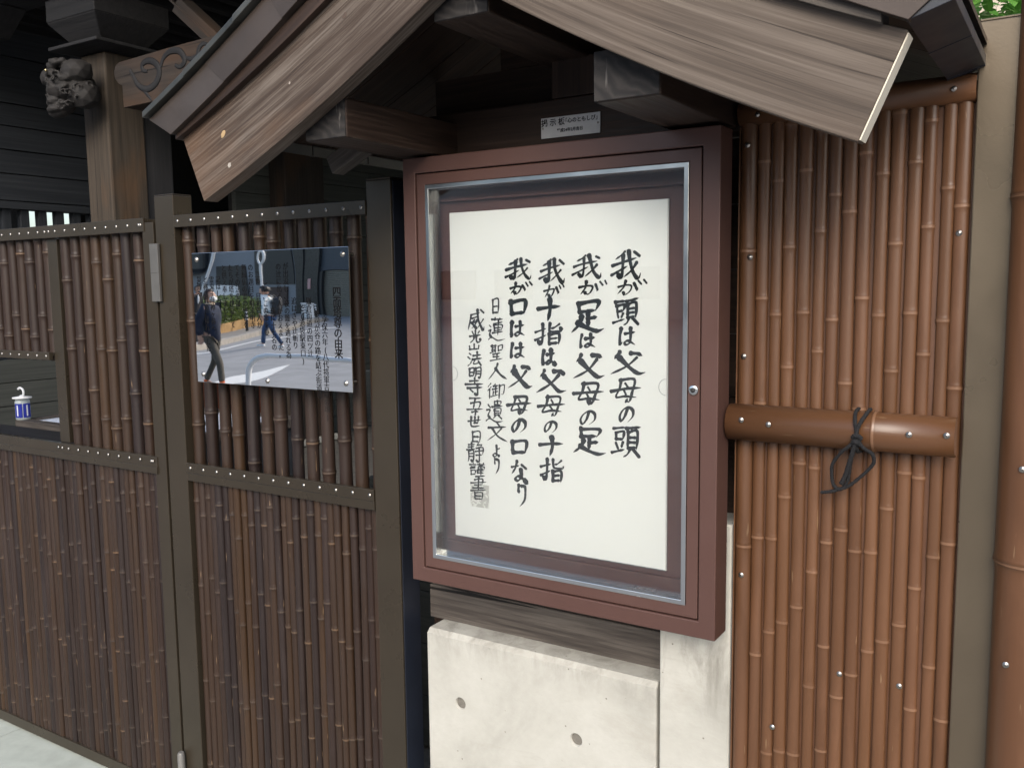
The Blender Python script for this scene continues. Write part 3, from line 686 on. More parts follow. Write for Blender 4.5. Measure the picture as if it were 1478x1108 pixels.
def holes(o):
    for hx, hz in ((-1.255,.605),(-.930,.599)):
        c = MB().lathe([(.0140,-.010),(.0150,.0),(.0172,.0025),(.0172,.03)], 28)
        c.xf(Matrix.Translation((hx,1.7215,hz)) @ Matrix.Rotation(math.radians(90),4,'X'))
        me = c.mesh('cut', M['concrete'], (0,0,0)); me.transform(Matrix.Translation(-Vector(cw.location)))
        bm = bmesh.new(); bm.from_mesh(me); bmesh.ops.remove_doubles(bm, verts=bm.verts, dist=1e-5); bmesh.ops.recalc_face_normals(bm, faces=bm.faces); bm.to_mesh(me); bm.free()
        co = bpy.data.objects.new('cut', me); COL.objects.link(co); co.parent = cw
        bpy.context.view_layer.update()
        md = o.modifiers.new('b', 'BOOLEAN'); md.object = co; md.operation = 'DIFFERENCE'; md.solver = 'EXACT'
        dg = bpy.context.evaluated_depsgraph_get(); dg.update(); nm = bpy.data.meshes.new_from_object(o.evaluated_get(dg)); o.modifiers.clear(); o.data = nm
        bpy.data.objects.remove(co)
bm = bmesh.new(); bm.from_mesh(blk.data); bmesh.ops.recalc_face_normals(bm, faces=bm.faces); bm.to_mesh(blk.data); bm.free()
holes(blk)
for hx, hz in ((-1.255,.605),(-.930,.599)):
    MB().lathe([(.0136,0),(.0136,.003)], 24).xf(Matrix.Translation((hx,1.729,hz)) @ Matrix.Rotation(math.radians(90),4,'X')).build('tie_hole_plug', paint('mortar plug', (.14,.13,.11), .95, 0, .2, .4, 60), cw)
bv = blk.modifiers.new('bevel','BEVEL'); bv.width = .004; bv.segments = 2; bv.limit_method = 'ANGLE'; bv.angle_limit = math.radians(60)
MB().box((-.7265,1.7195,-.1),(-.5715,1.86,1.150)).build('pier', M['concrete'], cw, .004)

# ------------------------------------------------------------ bronze bamboo panel (right)
bp = thing('bronze_bamboo_fence', (-.364, 1.71, 0), 'bronze bamboo fence panel with a half-round beam, right of the notice case', 'fence')
RM = [M['bronze'], M['bronze_node']]
MB().box((-.5655,1.7205,.02),(-.1645,1.726,1.965)).build('backing', M['bronze_back'], bp)
wide = culm_mesh(1.93, .0165, .55, 5, RM, 20, first=1.083, a0=math.pi, a1=2*math.pi, ridge=1.05)
inst('bamboo_culm', wide, (-.548, 1.722, .03), bp)
MB().box((-.5665,1.7130,.03),(-.5640,1.7203,1.96)).build('edge_strip', M['bronze'], bp)
rc = [culm_mesh(1.93, r, st, 120+i, RM, 14, a0=math.pi*.98, a1=math.pi*2.02, ridge=1.10) for i, (r, st) in enumerate(((.0119,.23),(.0112,.20),(.0123,.26),(.0115,.22),(.0126,.28),(.0110,.21),(.0121,.25)))]
for i in range(14):
    inst('bamboo_culm', rc[(i*3) % 7], (-.5205+i*.02635, 1.7185+random.uniform(-.001,.001), .03), bp, (0, random.uniform(-.0012,.0012), 0), (1,.68,1))
# cap rail: shallow curved strip
cap = MB(); cap.lathe([(.024,0),(.0242,.402)], 18, a0=math.pi, a1=2*math.pi, cap=False)
R_ = Matrix(((0,0,1,0),(0,1,0,0),(-1,0,0,0),(0,0,0,1)))
cap.xf(Matrix.Translation((-.5660,1.7195,1.952)) @ R_)
co_ = cap.build('cap_rail', M['bronze'], bp); so_ = co_.modifiers.new('s','SOLIDIFY'); so_.thickness = .002
# half-round beam across the panel
hb = MB(); prof = [(.0352,0),(.0352,.262),(.0362,.2645),(.0378,.2668),(.0365,.2680),(.0368,.2700),(.0352,.274),(.0350,.398)]
hb.lathe(prof, 28, a0=math.pi*.97, a1=math.pi*2.03, mis=[0,0,1,1,1,0,0], cap=False)
# lathe axis z -> world +X, front (-Y) stays
R_ = Matrix(((0,0,1,0),(0,1,0,0),(-1,0,0,0),(0,0,0,1)))
hb.xf(Matrix.Translation((-.5685,1.6905,1.3655)) @ R_)
ho = hb.build('half_round_beam', RM, bp); so_ = ho.modifiers.new('s','SOLIDIFY'); so_.thickness = .0035
for x, z in [(-.527,1.944),(-.197,1.950)]: screw(bp, x, 1.694, z)
for x, z in [(-.548,1.892),(-.182,1.713),(-.549,1.492),(-.540,1.682),(-.547,1.056),(-.356,.892),(-.25,.893),(-.481,.753)]:
    screw(bp, x, 1.7045 if x < -.53 else 1.7105, z, SC5)
for x, z in [(-.536,1.375),(-.484,1.370),(-.241,1.370),(-.182,1.373)]:
    screw(bp, x, 1.6545, z, SC5)
# cord
cd = thing('black_cord', (-.327, 1.65, 1.27), 'black twisted cord tied in a drooping bow around the half-round beam', 'cord')
def cord(pts, r=.0026, y=None):
    P = [(p[0], p[1], p[2]) for p in pts]; C = crom(P, 9); b = MB()
    for ph in (0, math.pi):
        Q = []; L = 0
        for i, c in enumerate(C):
            if i: L += math.dist(C[i], C[i-1])
            d = (Vector(C[min(i+1,len(C)-1)])-Vector(C[max(i-1,0)])).normalized(); u = Vector((0,1,0)); w = d.cross(u).normalized(); a = L*700+ph
            Q.append(Vector(c)+u*math.cos(a)*r*.5+w*math.sin(a)*r*.5)
        b.tube(Q, r*.95, 6)
    return b.build('strand', M['rope'], cd)
cord([(-.333,1.70,1.4045),(-.333,1.672,1.400),(-.330,1.655,1.386),(-.3262,1.650,1.372),(-.326,1.650,1.358)], .0028)
cord([(-.313,1.70,1.4045),(-.314,1.672,1.400),(-.320,1.655,1.387),(-.3252,1.649,1.372),(-.3258,1.649,1.355)], .0028)
cord([(-.326,1.70,1.327),(-.326,1.668,1.331),(-.3262,1.655,1.342),(-.326,1.650,1.358)], .003)
cord([(-.3325,1.650,1.3575),(-.326,1.645,1.3635),(-.3195,1.650,1.358),(-.326,1.653,1.352)], .0034)
cord([(-.3325,1.650,1.349),(-.326,1.644,1.352),(-.319,1.650,1.347)], .0034)
cord([(-.326,1.648,1.356),(-.338,1.650,1.342),(-.3522,1.656,1.329),(-.3690,1.668,1.305),(-.3718,1.674,1.286),(-.3691,1.677,1.2649),(-.358,1.677,1.2567),(-.3465,1.676,1.268),(-.3415,1.673,1.285),(-.3380,1.668,1.309),(-.3290,1.655,1.3428)])
cord([(-.324,1.648,1.356),(-.315,1.652,1.342),(-.3010,1.660,1.3305),(-.2985,1.667,1.318),(-.3028,1.672,1.306),(-.3218,1.676,1.2836),(-.3431,1.677,1.2639),(-.360,1.678,1.2560),(-.3725,1.678,1.2507),(-.3912,1.680,1.2465)])
cord([(-.327,1.647,1.350),(-.333,1.652,1.328),(-.340,1.660,1.305),(-.3465,1.666,1.285),(-.3536,1.670,1.2685)], .0034)
# big culm fence at the right edge
rf = thing('bronze_bamboo_fence', (-.04, 1.70, 0), 'thick bronze bamboo culm at the far right, beyond the pale post', 'fence')
bigc = culm_mesh(2.4, .052, .60, 9, RM, 32, first=1.165, ridge=1.045)
inst('bamboo_culm', bigc, (-.054, 1.692, .0), rf); inst('bamboo_culm', bigc, (.054, 1.692, -.09), rf)
MB().box((-.096,1.735,0),(.18,1.75,2.0)).build('backing', M['bronze_back'], rf)
screw(rf, -.068, 1.641, 1.329, SC5); screw(rf, -.078, 1.645, .997, SC5)

# ------------------------------------------------------------ temple hall behind the fence
th = thing('temple_hall', (-5, 4.5, 0), 'dark timber temple hall with a carved pillar bracket and louvred wall, behind the bamboo gate', 'temple')
MB().box((-4.96,3.2,.0),(-4.73,3.44,2.975),'z').build('pillar', M['pillar'], th, .012)
MB().box((-4.80,3.445,0),(-4.745,3.63,3.0),'z').build('door_jamb', M['temple_dark'], th, .004)
MB().box((-7.02,6.5,.06),(-6.78,7.05,3.4),'z').build('pillar', M['temple_wood'], th, .01)
MB().box((-7.06,6.44,.0),(-6.72,7.11,.06)).build('pillar_base', M['concrete'], th, .01)
def taper(b, c, w0, d0, w1, d1, z0, z1):
    vs = []
    for z, w, d in ((z0,w0,d0),(z1,w1,d1)):
        vs += [(c[0]-w/2,c[1]-d/2,z),(c[0]+w/2,c[1]-d/2,z),(c[0]+w/2,c[1]+d/2,z),(c[0]-w/2,c[1]+d/2,z)]
    return b.add(vs, [(0,3,2,1),(4,5,6,7),(0,1,5,4),(1,2,6,5),(2,3,7,6),(3,0,4,7)])
b = MB(); taper(b, (-4.845,3.32), .26,.27, .46,.48, 2.976,2.996); taper(b, (-4.845,3.32), .46,.48,.46,.48,2.9961,3.015); b.build('capital', M['temple_dark'], th, .004)
b = MB(); taper(b, (-4.845,3.32), .26,.28, .46,.48, 3.026,3.15); taper(b, (-4.845,3.32), .46,.48,.46,.48,3.1501,3.27); b.build('bearing_block', M['temple_dark'], th, .006)
for k, (xx, ll) in enumerate(((-4.845,.9),(-6.2,.8),(-3.4,.8))):
    b = MB(); taper(b, (xx,3.32), ll*.45,.16, ll,.16, 3.272,3.42); b.build('bracket_arm', M['temple_dark'], th, .006)
MB().box((-9,3.22,3.425),(-1.6,3.42,3.6)).build('eave_beam', M['temple_dark'], th, .006)
MB().box((-9,2.75,3.50),(-1.6,2.87,3.615)).build('eave_beam', M['temple_dark'], th, .006)
raf = MB().box((-.04,0,-.05),(.04,8.2,.05),'y').mesh('rafter', M['temple_dark'])
for i in range(33): inst('rafter', raf, (-8.9+i*.235, 2.42, 3.67), th)
MB().box((-9.2,2.3,3.73),(-1.35,10.8,3.80)).build('roof', M['temple_dark'], th)
# carved beam to the right of the pillar
P = [(-4.60,2.65),(-4.605,2.77),(-4.635,2.785),(-4.665,2.815),(-4.672,2.85),(-4.655,2.885),(-4.62,2.90),(-4.2,2.915),(-3.3,2.935),(-3.3,2.69),(-4.0,2.675),(-4.25,2.655)]
n = len(P); vs = [(x,3.215,z) for x,z in P]+[(x,3.335,z) for x,z in P]
MB().add(vs, [tuple(range(n)), tuple(reversed(range(n,2*n)))]+[(i, n+i, n+(i+1)%n, (i+1)%n) for i in range(n)], vs).build('carved_beam', M['temple_wood'], th, .003)
SCR = [[(-4.523, 2.843), (-4.491, 2.8), (-4.456, 2.753), (-4.388, 2.725), (-4.317, 2.74), (-4.276, 2.782), (-4.279, 2.829), (-4.322, 2.863), (-4.375, 2.872), (-4.415, 2.857), (-4.41, 2.828), (-4.372, 2.818)], [(-4.257, 2.826), (-4.23, 2.868), (-4.176, 2.893), (-4.103, 2.887), (-4.063, 2.849), (-4.065, 2.818), (-4.103, 2.805), (-4.138, 2.819)], [(-4.056, 2.848), (-4.007, 2.832), (-3.957, 2.839), (-3.94, 2.877), (-3.903, 2.894), (-3.856, 2.878)], [(-4.254, 2.681), (-4.207, 2.703), (-4.132, 2.712)], [(-4.441, 2.751), (-4.39, 2.702), (-4.348, 2.659)]]
for sc_, r in zip(SCR, (.019,.017,.014,.010,.011)):
    C = crom([(x,3.214,z) for x,z in sc_], 6); k = len(C)
    MB().tube(C, [r*(.5+.6*math.sin(math.pi*min(1,(i+2)/(k)))) for i in range(k)], 8).xf(Matrix.Translation((0,3.214,0)) @ Matrix.Diagonal((1,.35,1,1)) @ Matrix.Translation((0,-3.214,0))).build('carved_scroll', M['temple_dark'], th)
d = Vector((.72,.1,-.62)).normalized(); u = Vector((0,1,0)); u = (u-d*u.dot(d)).normalized()
MB().obox((-4.03,3.32,3.03),(.36,.10,.085),(d,u,d.cross(u))).obox((-4.07,3.27,3.062),(.36,.02,.012),(d,u,d.cross(u))).build('brace', M['temple_wood'], th, .003)
# lion-like carved beam end on the pillar
def carve():
    b = bmesh.new()
    rnd = random.Random(3)
    blobs = [((0,0,0),.115,(1,1.1,.95)),((-.09,-.05,.07),.085,(1.1,1,.8)),((-.05,-.05,-.11),.075,(1,1,.8)),((.06,-.02,.09),.085,(1,1,1)),((-.13,-.03,.02),.05,(1.2,1,.7)),((.07,0,-.05),.09,(1,1,1)),((-.02,-.09,-.02),.06,(1,1,1)),((-.17,-.04,.075),.04,(1.3,1,.6)),((-.06,-.07,-.16),.045,(1.3,1,.7))]
    for k in range(26):
        a = rnd.uniform(0, 6.28); t_ = rnd.uniform(-1, 1); r = .115
        blobs.append(((r*math.cos(a)*math.sqrt(1-t_*t_*.6)-.02, -abs(r*math.sin(a))*.9, t_*.15), rnd.uniform(.022,.042), (1.2,1,.8)))
    for c, r, s_ in blobs:
        mt = Matrix.Translation(c) @ Matrix.Diagonal((r*s_[0], r*s_[1], r*s_[2], 1))
        bmesh.ops.create_icosphere(b, subdivisions=2, radius=1, matrix=mt)
    for k in range(22):
        a = rnd.uniform(3.0, 6.4); t_ = rnd.uniform(-.85, .85); r = .125*math.sqrt(1-t_*t_*.5); c = Vector((r*math.cos(a), r*math.sin(a), t_*.16)); w = rnd.uniform(.016,.030)
        nrm = c.normalized(); u = nrm.orthogonal().normalized(); vv = nrm.cross(u); ph = rnd.uniform(0,6)
        T = MB().tube([c+(u*math.cos(q*.55+ph)+vv*math.sin(q*.55+ph))*w*(1-q*.055)+nrm*.004*q*.6 for q in range(15)], [.0085-.0003*q for q in range(15)], 7).mesh('curl', M['temple_dark'])
        b.from_mesh(T)
    for v in b.verts:
        nz = noise.noise(v.co*18)*.012+noise.noise(v.co*48)*.007; v.co += v.co.normalized()*nz
    for f in b.faces: f.smooth = True
    me = bpy.data.meshes.new('carved_beast_head'); b.to_mesh(me); b.free(); me.materials.append(paint('old carved wood', (.011,.009,.008), .8, 0, .5, .3, 30))
    at = me.attributes.new('g','FLOAT_VECTOR','POINT'); at.data.foreach_set('vector', [c for v in me.vertices for c in v.co])
    return me
ch = inst('carved_beast_head', carve(), (-4.82,3.07,2.755), th, None, (1.0,1.0,.86))
rm = ch.modifiers.new('r','REMESH'); rm.mode = 'VOXEL'; rm.voxel_size = .0045; rm.use_smooth_shade = True
for dx in (0,):
    e = MB().lathe([(.0001,-.008),(.007,-.004),(.0085,0),(.007,.004),(.0001,.008)], 10).xf(Matrix.Translation((-4.86,2.93,2.835))); e.build('eye', solid('gilt eye', (.8,.62,.30), .25, 1), th)
# left wall: boards, lintel, balusters
zs = [2.325,2.53,2.71,2.89,3.06,3.41,3.66]
for i in range(6):
    MB().box((-7.06,1.9,zs[i]+.004),(-7.0-.003*(i%2),5.3,zs[i+1]-.004),'y').build('wall_board', M['siding'], th, .003)
MB().box((-7.08,1.9,2.30),(-7.03,5.3,3.66)).build('wall_backing', M['black'], th)
MB().box((-7.09,1.9,2.262),(-6.965,5.3,2.318),'y').build('lintel', M['siding'], th, .004)
bal = MB().box((-.03,-.032,0),(.03,.032,1.14),'z').mesh('baluster', M['siding'])
for i in range(24): inst('baluster', bal, (-7.03, 1.97+i*.143, 1.12), th)
for i in range(6):
    MB().box((-7.06,1.9,.02+i*.182),(-7.0-.003*(i%2),5.3,.02+(i+1)*.182-.005),'y').build('wall_board', M['siding_pale'], th, .003)
MB().box((-7.10,1.9,.0),(-7.062,5.3,1.11)).build('wall_backing', M['black'], th)
MB().box((-7.8,4.9,0),(-7.75,7.6,3.66)).build('void_dark_sheet', M['black'], th)  # black sheet added for the unlit void, hides the sky behind
MB().box((-9.4,-.5,0),(-9.2,5.15,4.2)).build('sky_block_wall', M['siding'], th)  # added wall, blocks the sky behind the left balusters
for i in range(20):
    MB().box((-7.06,6.06,.02+i*.182),(-7.0-.003*(i%2),10.5,.02+(i+1)*.182-.005),'y').build('wall_board', M['siding_pale' if i < 17 else 'siding'], th, .003)
MB().box((-7.11,6.06,.0),(-7.062,10.5,3.66)).build('wall_backing', M['black'], th)
for i in range(11):
    MB().box((-6.995,5.32+i*.104,.30),(-6.965,5.32+i*.104+.096,1.6),'z').build('red_board', M['red_wood'], th, .002)
for i in range(20):
    MB().box((-7.0,10.5+.003*(i%2),.02+i*.182),(.8,10.56,.02+(i+1)*.182-.005)).build('wall_board', M['siding'], th)
MB().box((-7.0,10.57,0),(.8,10.62,3.66)).build('wall_backing', M['black'], th)

# ------------------------------------------------------------ basin with dark ledge
bs = thing('water_basin', (-3.85, 2.78, 0), 'wide wash basin with a sky reflection painted on top and brown rim, behind the bamboo gate', 'basin')
M['sky_sheen'] = paint('painted sky reflection', (.72,.78,.88), .25, 0, .08)  # bright sky mirrored in the water, put into the surface colour
b = MB(); 
for (a, c) in (((-4.45,2.40,.955),(-3.23,2.455,1.0)),((-4.45,3.105,.955),(-3.23,3.16,1.0)),((-4.45,2.4552,.955),(-4.395,3.1048,1.0)),((-3.285,2.4552,.955),(-3.23,3.1048,1.0))): b.box(a, c)
b.build('rim', M['red_wood'] if False else M['plank_wood'], bs, .004)
MB().box((-4.3948,2.4553,.96),(-3.2852,3.1047,.990)).build('basin_top', M['sky_sheen'], bs)
MB().box((-4.43,2.42,.0),(-3.25,3.14,.954)).build('basin_side', M['siding'], bs, .004)
MB().box((-4.44,2.412,.70),(-3.24,2.4195,.72)).box((-3.2498,2.42,.70),(-3.24,3.14,.72)).build('batten', M['black'], bs)
lg = thing('dark_ledge', (-4.6, 2.25, 0), 'dark timber ledge in front of the wash basin, seen through the gate opening', 'ledge')
MB().box((-6.2,2.13,.93),(-3.4,2.395,.972)).build('ledge_top', M['temple_dark'], lg, .004)
MB().box((-6.2,2.16,0),(-3.4,2.38,.928)).build('ledge_front', M['temple_dark'], lg)
bt = thing('dispenser_bottle', (-4.425, 2.43, 1.0), 'small clear bottle with two blue labels and a white hooked lid, on the basin corner', 'bottle')
bx, by = -4.425, 2.43
MB().lathe([(.030,0),(.034,.004),(.034,.088),(.030,.100),(.026,.104)], 24, (bx,by,1.0005)).build('bottle_body', paint('frosted plastic', (.45,.50,.50), .3), bt)
blue = paint('blue label', (.012,.025,.30), .4, 0, .1)
for a in (-1.78,-.46):
    MB().lathe([(.0346,.012),(.0346,.082)], 8, (bx,by,1.0005), a0=a, a1=a+1.2, cap=False).build('blue_label', blue, bt)
    MB().lathe([(.0349,.02),(.0349,.074)], 2, (bx,by,1.0005), a0=a+.42, a1=a+.62, cap=False).build('label_print', M['white_paint'], bt)
MB().lathe([(.027,.104),(.044,.106),(.044,.112),(.012,.117),(.008,.122)], 24, (bx,by,1.0005)).build('lid', M['white_paint'], bt)
MB().tube(crom([(bx+.012,by,1.12),(bx+.016,by,1.140),(bx+.006,by,1.153),(bx-.016,by,1.157),(bx-.030,by,1.150)], 6), .0055, 8).build('hook', M['white_paint'], bt)

# ------------------------------------------------------------ low wall behind the case, shrub and pale wall at the right
gw = thing('garden_wall', (-1.6, 2.45, 0), 'grey green block wall in the dark gap behind the notice case', 'wall')
for r in range(7):
    for c_ in range(3):
        MB().box((-2.15+c_*.395+(.19 if r%2 else 0),2.40,r*.192),(-2.15+c_*.395+.39+(.19 if r%2 else 0),2.50,r*.192+.187)).build('block', M['siding_pale'], gw, .003)
MB().box((-2.1,2.405,0),(-.9,2.495,1.33)).build('mortar', M['siding'], gw)
pw = thing('pale_wall', (1.2, 6.0, 0), 'pale beige building wall behind the green shrub at the upper right', 'wall')
MB().box((-1.0,6.0,-.1),(4.5,6.2,5.2)).build('wall_panel', paint('beige render', (.46,.40,.33), .85, 0, .08, .3), pw)
for i in range(6): MB().box((-1.0,5.985,.3+i*.8),(4.5,5.999,.33+i*.8)).build('joint', paint('joint', (.30,.26,.22), .9), pw)
M['leaf'] = None
def leafmat(name, cols):
    t = NT(name); oi = t.n('ShaderNodeObjectInfo'); ge = t.n('ShaderNodeNewGeometry')
    mm = t.n('ShaderNodeMath', operation='ADD'); t.l(oi.outputs['Random'], mm.inputs[0]); t.l(ge.outputs['Random Per Island'], mm.inputs[1])
    fr = t.n('ShaderNodeMath', operation='FRACT'); t.l(mm.outputs[0], fr.inputs[0])
    t.col(t.ramp(fr.outputs[0], [(i/(len(cols)-1), c) for i, c in enumerate(cols)])); t.rough(.38)
    tl = t.n('ShaderNodeBsdfTranslucent'); tl.inputs[0].default_value = (*[min(1, x*2.0) for x in cols[1]], 1); mx = t.n('ShaderNodeMixShader'); mx.inputs[0].default_value = .3
    out = t.t.nodes['Material Output']; t.l(t.b.outputs[0], mx.inputs[1]); t.l(tl.outputs[0], mx.inputs[2]); t.l(mx.outputs[0], out.inputs[0])
    return t.m
M['leaf'] = leafmat('glossy shrub leaf', [(.035,.10,.018),(.07,.19,.03),(.11,.26,.045),(.05,.12,.03)])
def leaf_geo(b, M4, L, w):
    pts = [(0,0,0),(.25,.42,.06),(.6,.5,.08),(1,0,-.05),(.6,-.5,.08),(.25,-.42,.06),(.3,0,0),(.65,0,.01)]
    vs = [M4 @ Vector((p[0]*L, p[1]*w, p[2]*L)) for p in pts]
    b.add(vs, [(0,6,1),(6,7,2,1),(7,3,2),(0,5,6),(6,5,4,7),(7,4,3)], smooth=False)
def rmat(rnd, c):
    q = Matrix.Rotation(rnd.uniform(0,6.28),4,'Z') @ Matrix.Rotation(rnd.uniform(-.7,.9),4,'Y') @ Matrix.Rotation(rnd.uniform(-.6,.6),4,'X')
    return Matrix.Translation(c) @ q
sb = thing('shrub', (-.1, 3.7, 0), 'bright green broad-leaved shrub behind the top of the pale bronze post', 'shrub')
rnd = random.Random(11)
lb = MB(); leaf_geo(lb, Matrix(), .055, .034); lme = lb.mesh('leaf', M['leaf'])
for k in range(290):
    c = (rnd.uniform(-.46,-.14), rnd.uniform(3.3,3.75), rnd.uniform(2.40,2.70))
    inst('leaf', lme, c, sb, (rnd.uniform(-.6,.6), rnd.uniform(-.8,.8), rnd.uniform(0,6.28)), (rnd.uniform(.7,1.15),)*3)
b = MB()
for k in range(3200):
    a = rnd.uniform(0,6.28); r = rnd.uniform(0,1)**.4; z = rnd.uniform(-1,1.0)
    cl = noise.noise(Vector((a*1.5, z*2.5, 1)))
    if cl < -.18: continue
    c = (-.20+math.cos(a)*r*.75*math.sqrt(1-z*z*.7), 3.85+math.sin(a)*r*.45, 2.35+z*.75); leaf_geo(b, rmat(rnd, c), .06, .036)
tag(b.build('leaf_mass', M['leaf'], sb), kind='stuff')
for k in range(7):
    a = rnd.uniform(-.5,.5); MB().tube(crom([(-.1+a*.1,3.75,0),(-.1+a*.4,3.75,1.1),(-.1+a*1.1,3.7,2.0),(-.1+a*1.5,3.7,2.75)],5), [.02-.0008*i for i in range(16)], 7).build('stem', M['plank_wood'], sb)

# ------------------------------------------------------------ the street mirrored in the plate
pd = Vector((-8.3,-12.8,0)).normalized(); pn = Vector((pd.y,-pd.x,0)); pn = pn if pn.x < 0 else -pn   # along / away from road
kerbA = Vector((-21.7,-14.9,0))-pd*9; kerbB = Vector((-30.0,-27.7,0)); kerbC = Vector((-36.5,-34.9,0))
sw = bpy.data.objects.new('far_pavement', None); COL.objects.link(sw); sw.location = (-30,-20,0); tag(sw, kind='structure')
P = [kerbA, kerbB, kerbB+Vector((-1.2,-1.6,0)), kerbC+Vector((-6,0,0)), Vector((-80,-34.9,0)), Vector((-80,-7,0))]
n = len(P); vs = [(p.x,p.y,.12) for p in P]+[(p.x,p.y,-.1) for p in P]
MB().add(vs, [tuple(reversed(range(n)))]+[(i,(i+1)%n,n+(i+1)%n,n+i) for i in range(n)]).build('paving', paint('paved footway', (.22,.205,.185), .9, 0, .2, .3, 4), sw)
kst = paint('kerb stone', (.33,.30,.26), .9, 0, .2, .3, 6)
kl = (kerbB-kerbA).length; k = 0; kme = MB().box((0,-.12,-.1),(.985,.12,.145)).mesh('kerb_stone', kst); ang = math.atan2(pd.y, pd.x)
while k < kl-1:
    p = kerbA+pd*k; inst('kerb_stone', kme, p, sw, (0,0,ang)); k += 1.0
wl = MB()
def stripe(b, a, c, w, z=.002):
    a, c = Vector(a), Vector(c); d = (c-a).normalized(); nn = Vector((-d.y, d.x, 0))*w/2
    b.add([(a-nn)+Vector((0,0,z)), (c-nn)+Vector((0,0,z)), (c+nn)+Vector((0,0,z)), (a+nn)+Vector((0,0,z))], [(0,1,2,3)])
stripe(wl, (-16.5,-7.3,0), (-19.9,-13.4,0), .16); stripe(wl, (-19.9,-13.4,0), (-25.8,-24.0,0), .17, .0022)
stripe(wl, (-37.5,-34.3,0),(-30,-40,0), .25)
P = [(-12.0,-6.5),(-12.7,-7.0),(-13.3,-8.2),(-13.5,-9.6),(-12.9,-8.8),(-12.2,-7.5)]
wl.add([(x,y,.0025) for x,y in P], [tuple(range(6))])
tag(wl.build('road_marking', paint('road paint', (.62,.62,.60), .7, 0, .08)), kind='structure')
bd = thing('street_building', (-48, -38, 0), 'grey blue building with dark panels and a roller shutter, reflected in the mirror plate', 'building')
wallm = paint('blue grey rendered wall', (.27,.28,.295), .75, 0, .06)
MB().box((-95,-42,0),(-39.4,-35.1,8.5)).build('wall', wallm, bd); MB().box((-34.0,-42,0),(45,-35.1,8.5)).build('wall', paint('unseen pale facade', (.42,.41,.38), .6), bd)  # second wall: unseen facade added to block sky glare in the case glass
wme = MB().box((-1.1,-35.11,0),(1.1,-35.02,1.5)).mesh('window', paint('unseen facade window', (.03,.035,.045), .15))  # windows added to the unseen facade for the reflection in the case glass
for i in range(22):
    for z in (.9,): inst('window', wme, (-31+i*3.4, 0, z), bd)  # windows of the added unseen facade
dkm = paint('dark panel', (.018,.02,.024), .35, 0, .1)
for (x0,x1,z0,z1) in ((-46.3,-43.5,.82,3.02),(-42.55,-39.85,1.93,5.2),(-54,-50,.9,3.6),(-62,-58,.9,3.6)):
    pnl = MB().box((x0,-35.099,z0),(x1,-35.02,z1)).build('window', dkm, bd)
MB().box((-41.6,-35.099,.55),(-40.4,-35.0,1.75)).build('notice_board', paint('brown panel', (.075,.045,.035), .6), bd)
MB().box((-39.39,-42,0),(-37.0,-34.7,8.5)).box((-38.6,-34.69,0),(-38.5,-34.6,8.5)).build('pillar', paint('black pillar', (.022,.024,.026), .3, 0, .3), bd)
MB().box((-36.99,-42,2.55),(-34.01,-34.9,8.5)).build('canopy', paint('canopy', (.05,.06,.075), .5), bd)
MB().box((-36.99,-35.3,0),(-36.75,-34.8,2.54)).box((-34.25,-35.3,0),(-34.01,-34.8,2.54)).build('shutter_frame', dkm, bd)
slat = MB().box((-1.24,-.02,0),(1.24,.02,.088)).mesh('shutter_slat', paint('shutter metal', (.16,.15,.125), .5, .3))
for i in range(25): inst('shutter_slat', slat, (-35.5,-35.0+(.012 if i%2 else 0),.02+i*.1), bd)
MB().box((-50.5,-35.0,2.7),(-47.0,-34.2,5.5)).build('awning', dkm, bd, .3)
MB().box((-37.9,-34.68,1.55),(-37.6,-34.64,2.2)).build('sign', paint('pinkish notice', (.6,.35,.33), .6), bd)
# hedge in a stone planter
hd = thing('hedge', (-25.4, -18.3, 0), 'clipped green hedge in a low stone planter, reflected in the mirror plate', 'hedge')
hA, hB = Vector((-23.5,-13.9,0)), Vector((-28.5,-21.8,0)); hd_ = (hB-hA).normalized(); hn = Vector((hd_.y,-hd_.x,0))
M['hedge'] = leafmat('hedge leaf', [(.045,.075,.018),(.085,.125,.035),(.12,.165,.05),(.035,.055,.018)])
b = MB(); L_ = (hB-hA).length
for k in range(14000):
    s_ = rnd.uniform(0, L_); v_ = rnd.uniform(-.62,.62); z = rnd.uniform(.42, 1.16)
    if rnd.random() < .65:
        w_ = rnd.choice((0,1,2)); v_ = (-.62,.62,v_)[w_]+rnd.uniform(-.06,.06); z = z if w_ < 2 else 1.14+rnd.uniform(-.05,.10)
    c = hA+hd_*s_+hn*v_+Vector((0,0,z+.07*noise.noise(Vector((s_*1.3, v_, 0))))); leaf_geo(b, rmat(rnd, c), .085, .065)
tag(b.build('foliage', M['hedge'], hd), kind='stuff')
stA = paint('pale planter stone', (.30,.31,.33), .85); stB = paint('ochre planter stone', (.36,.22,.09), .85, 0, .3, 0, 3)
ang2 = math.atan2(hd_.y, hd_.x)
pa = MB().box((0,-.7,.121),(.88,.7,.50)).mesh('planter_stone', stA); pb = MB().box((0,-.7,.121),(.88,.7,.44)).mesh('planter_stone', stB)
for i in range(10): inst('planter_stone', pa if i in (0,1,2) else pb, hA+hd_*(i*.93), hd, (0,0,ang2))
blk_ = paint('black bollard', (.015,.016,.018), .35); 
where = ['nearest the masked walker','just left of the backpack walker','just right of the backpack walker','beside the white litter box']
bm_ = MB().lathe([(.055,0),(.055,.80),(.04,.84),(.0001,.85)], 16).mesh('bollard_body', blk_)
band = MB().lathe([(.0565,0),(.0565,.07)], 16, cap=False).mesh('reflective_band', M['white_paint'])
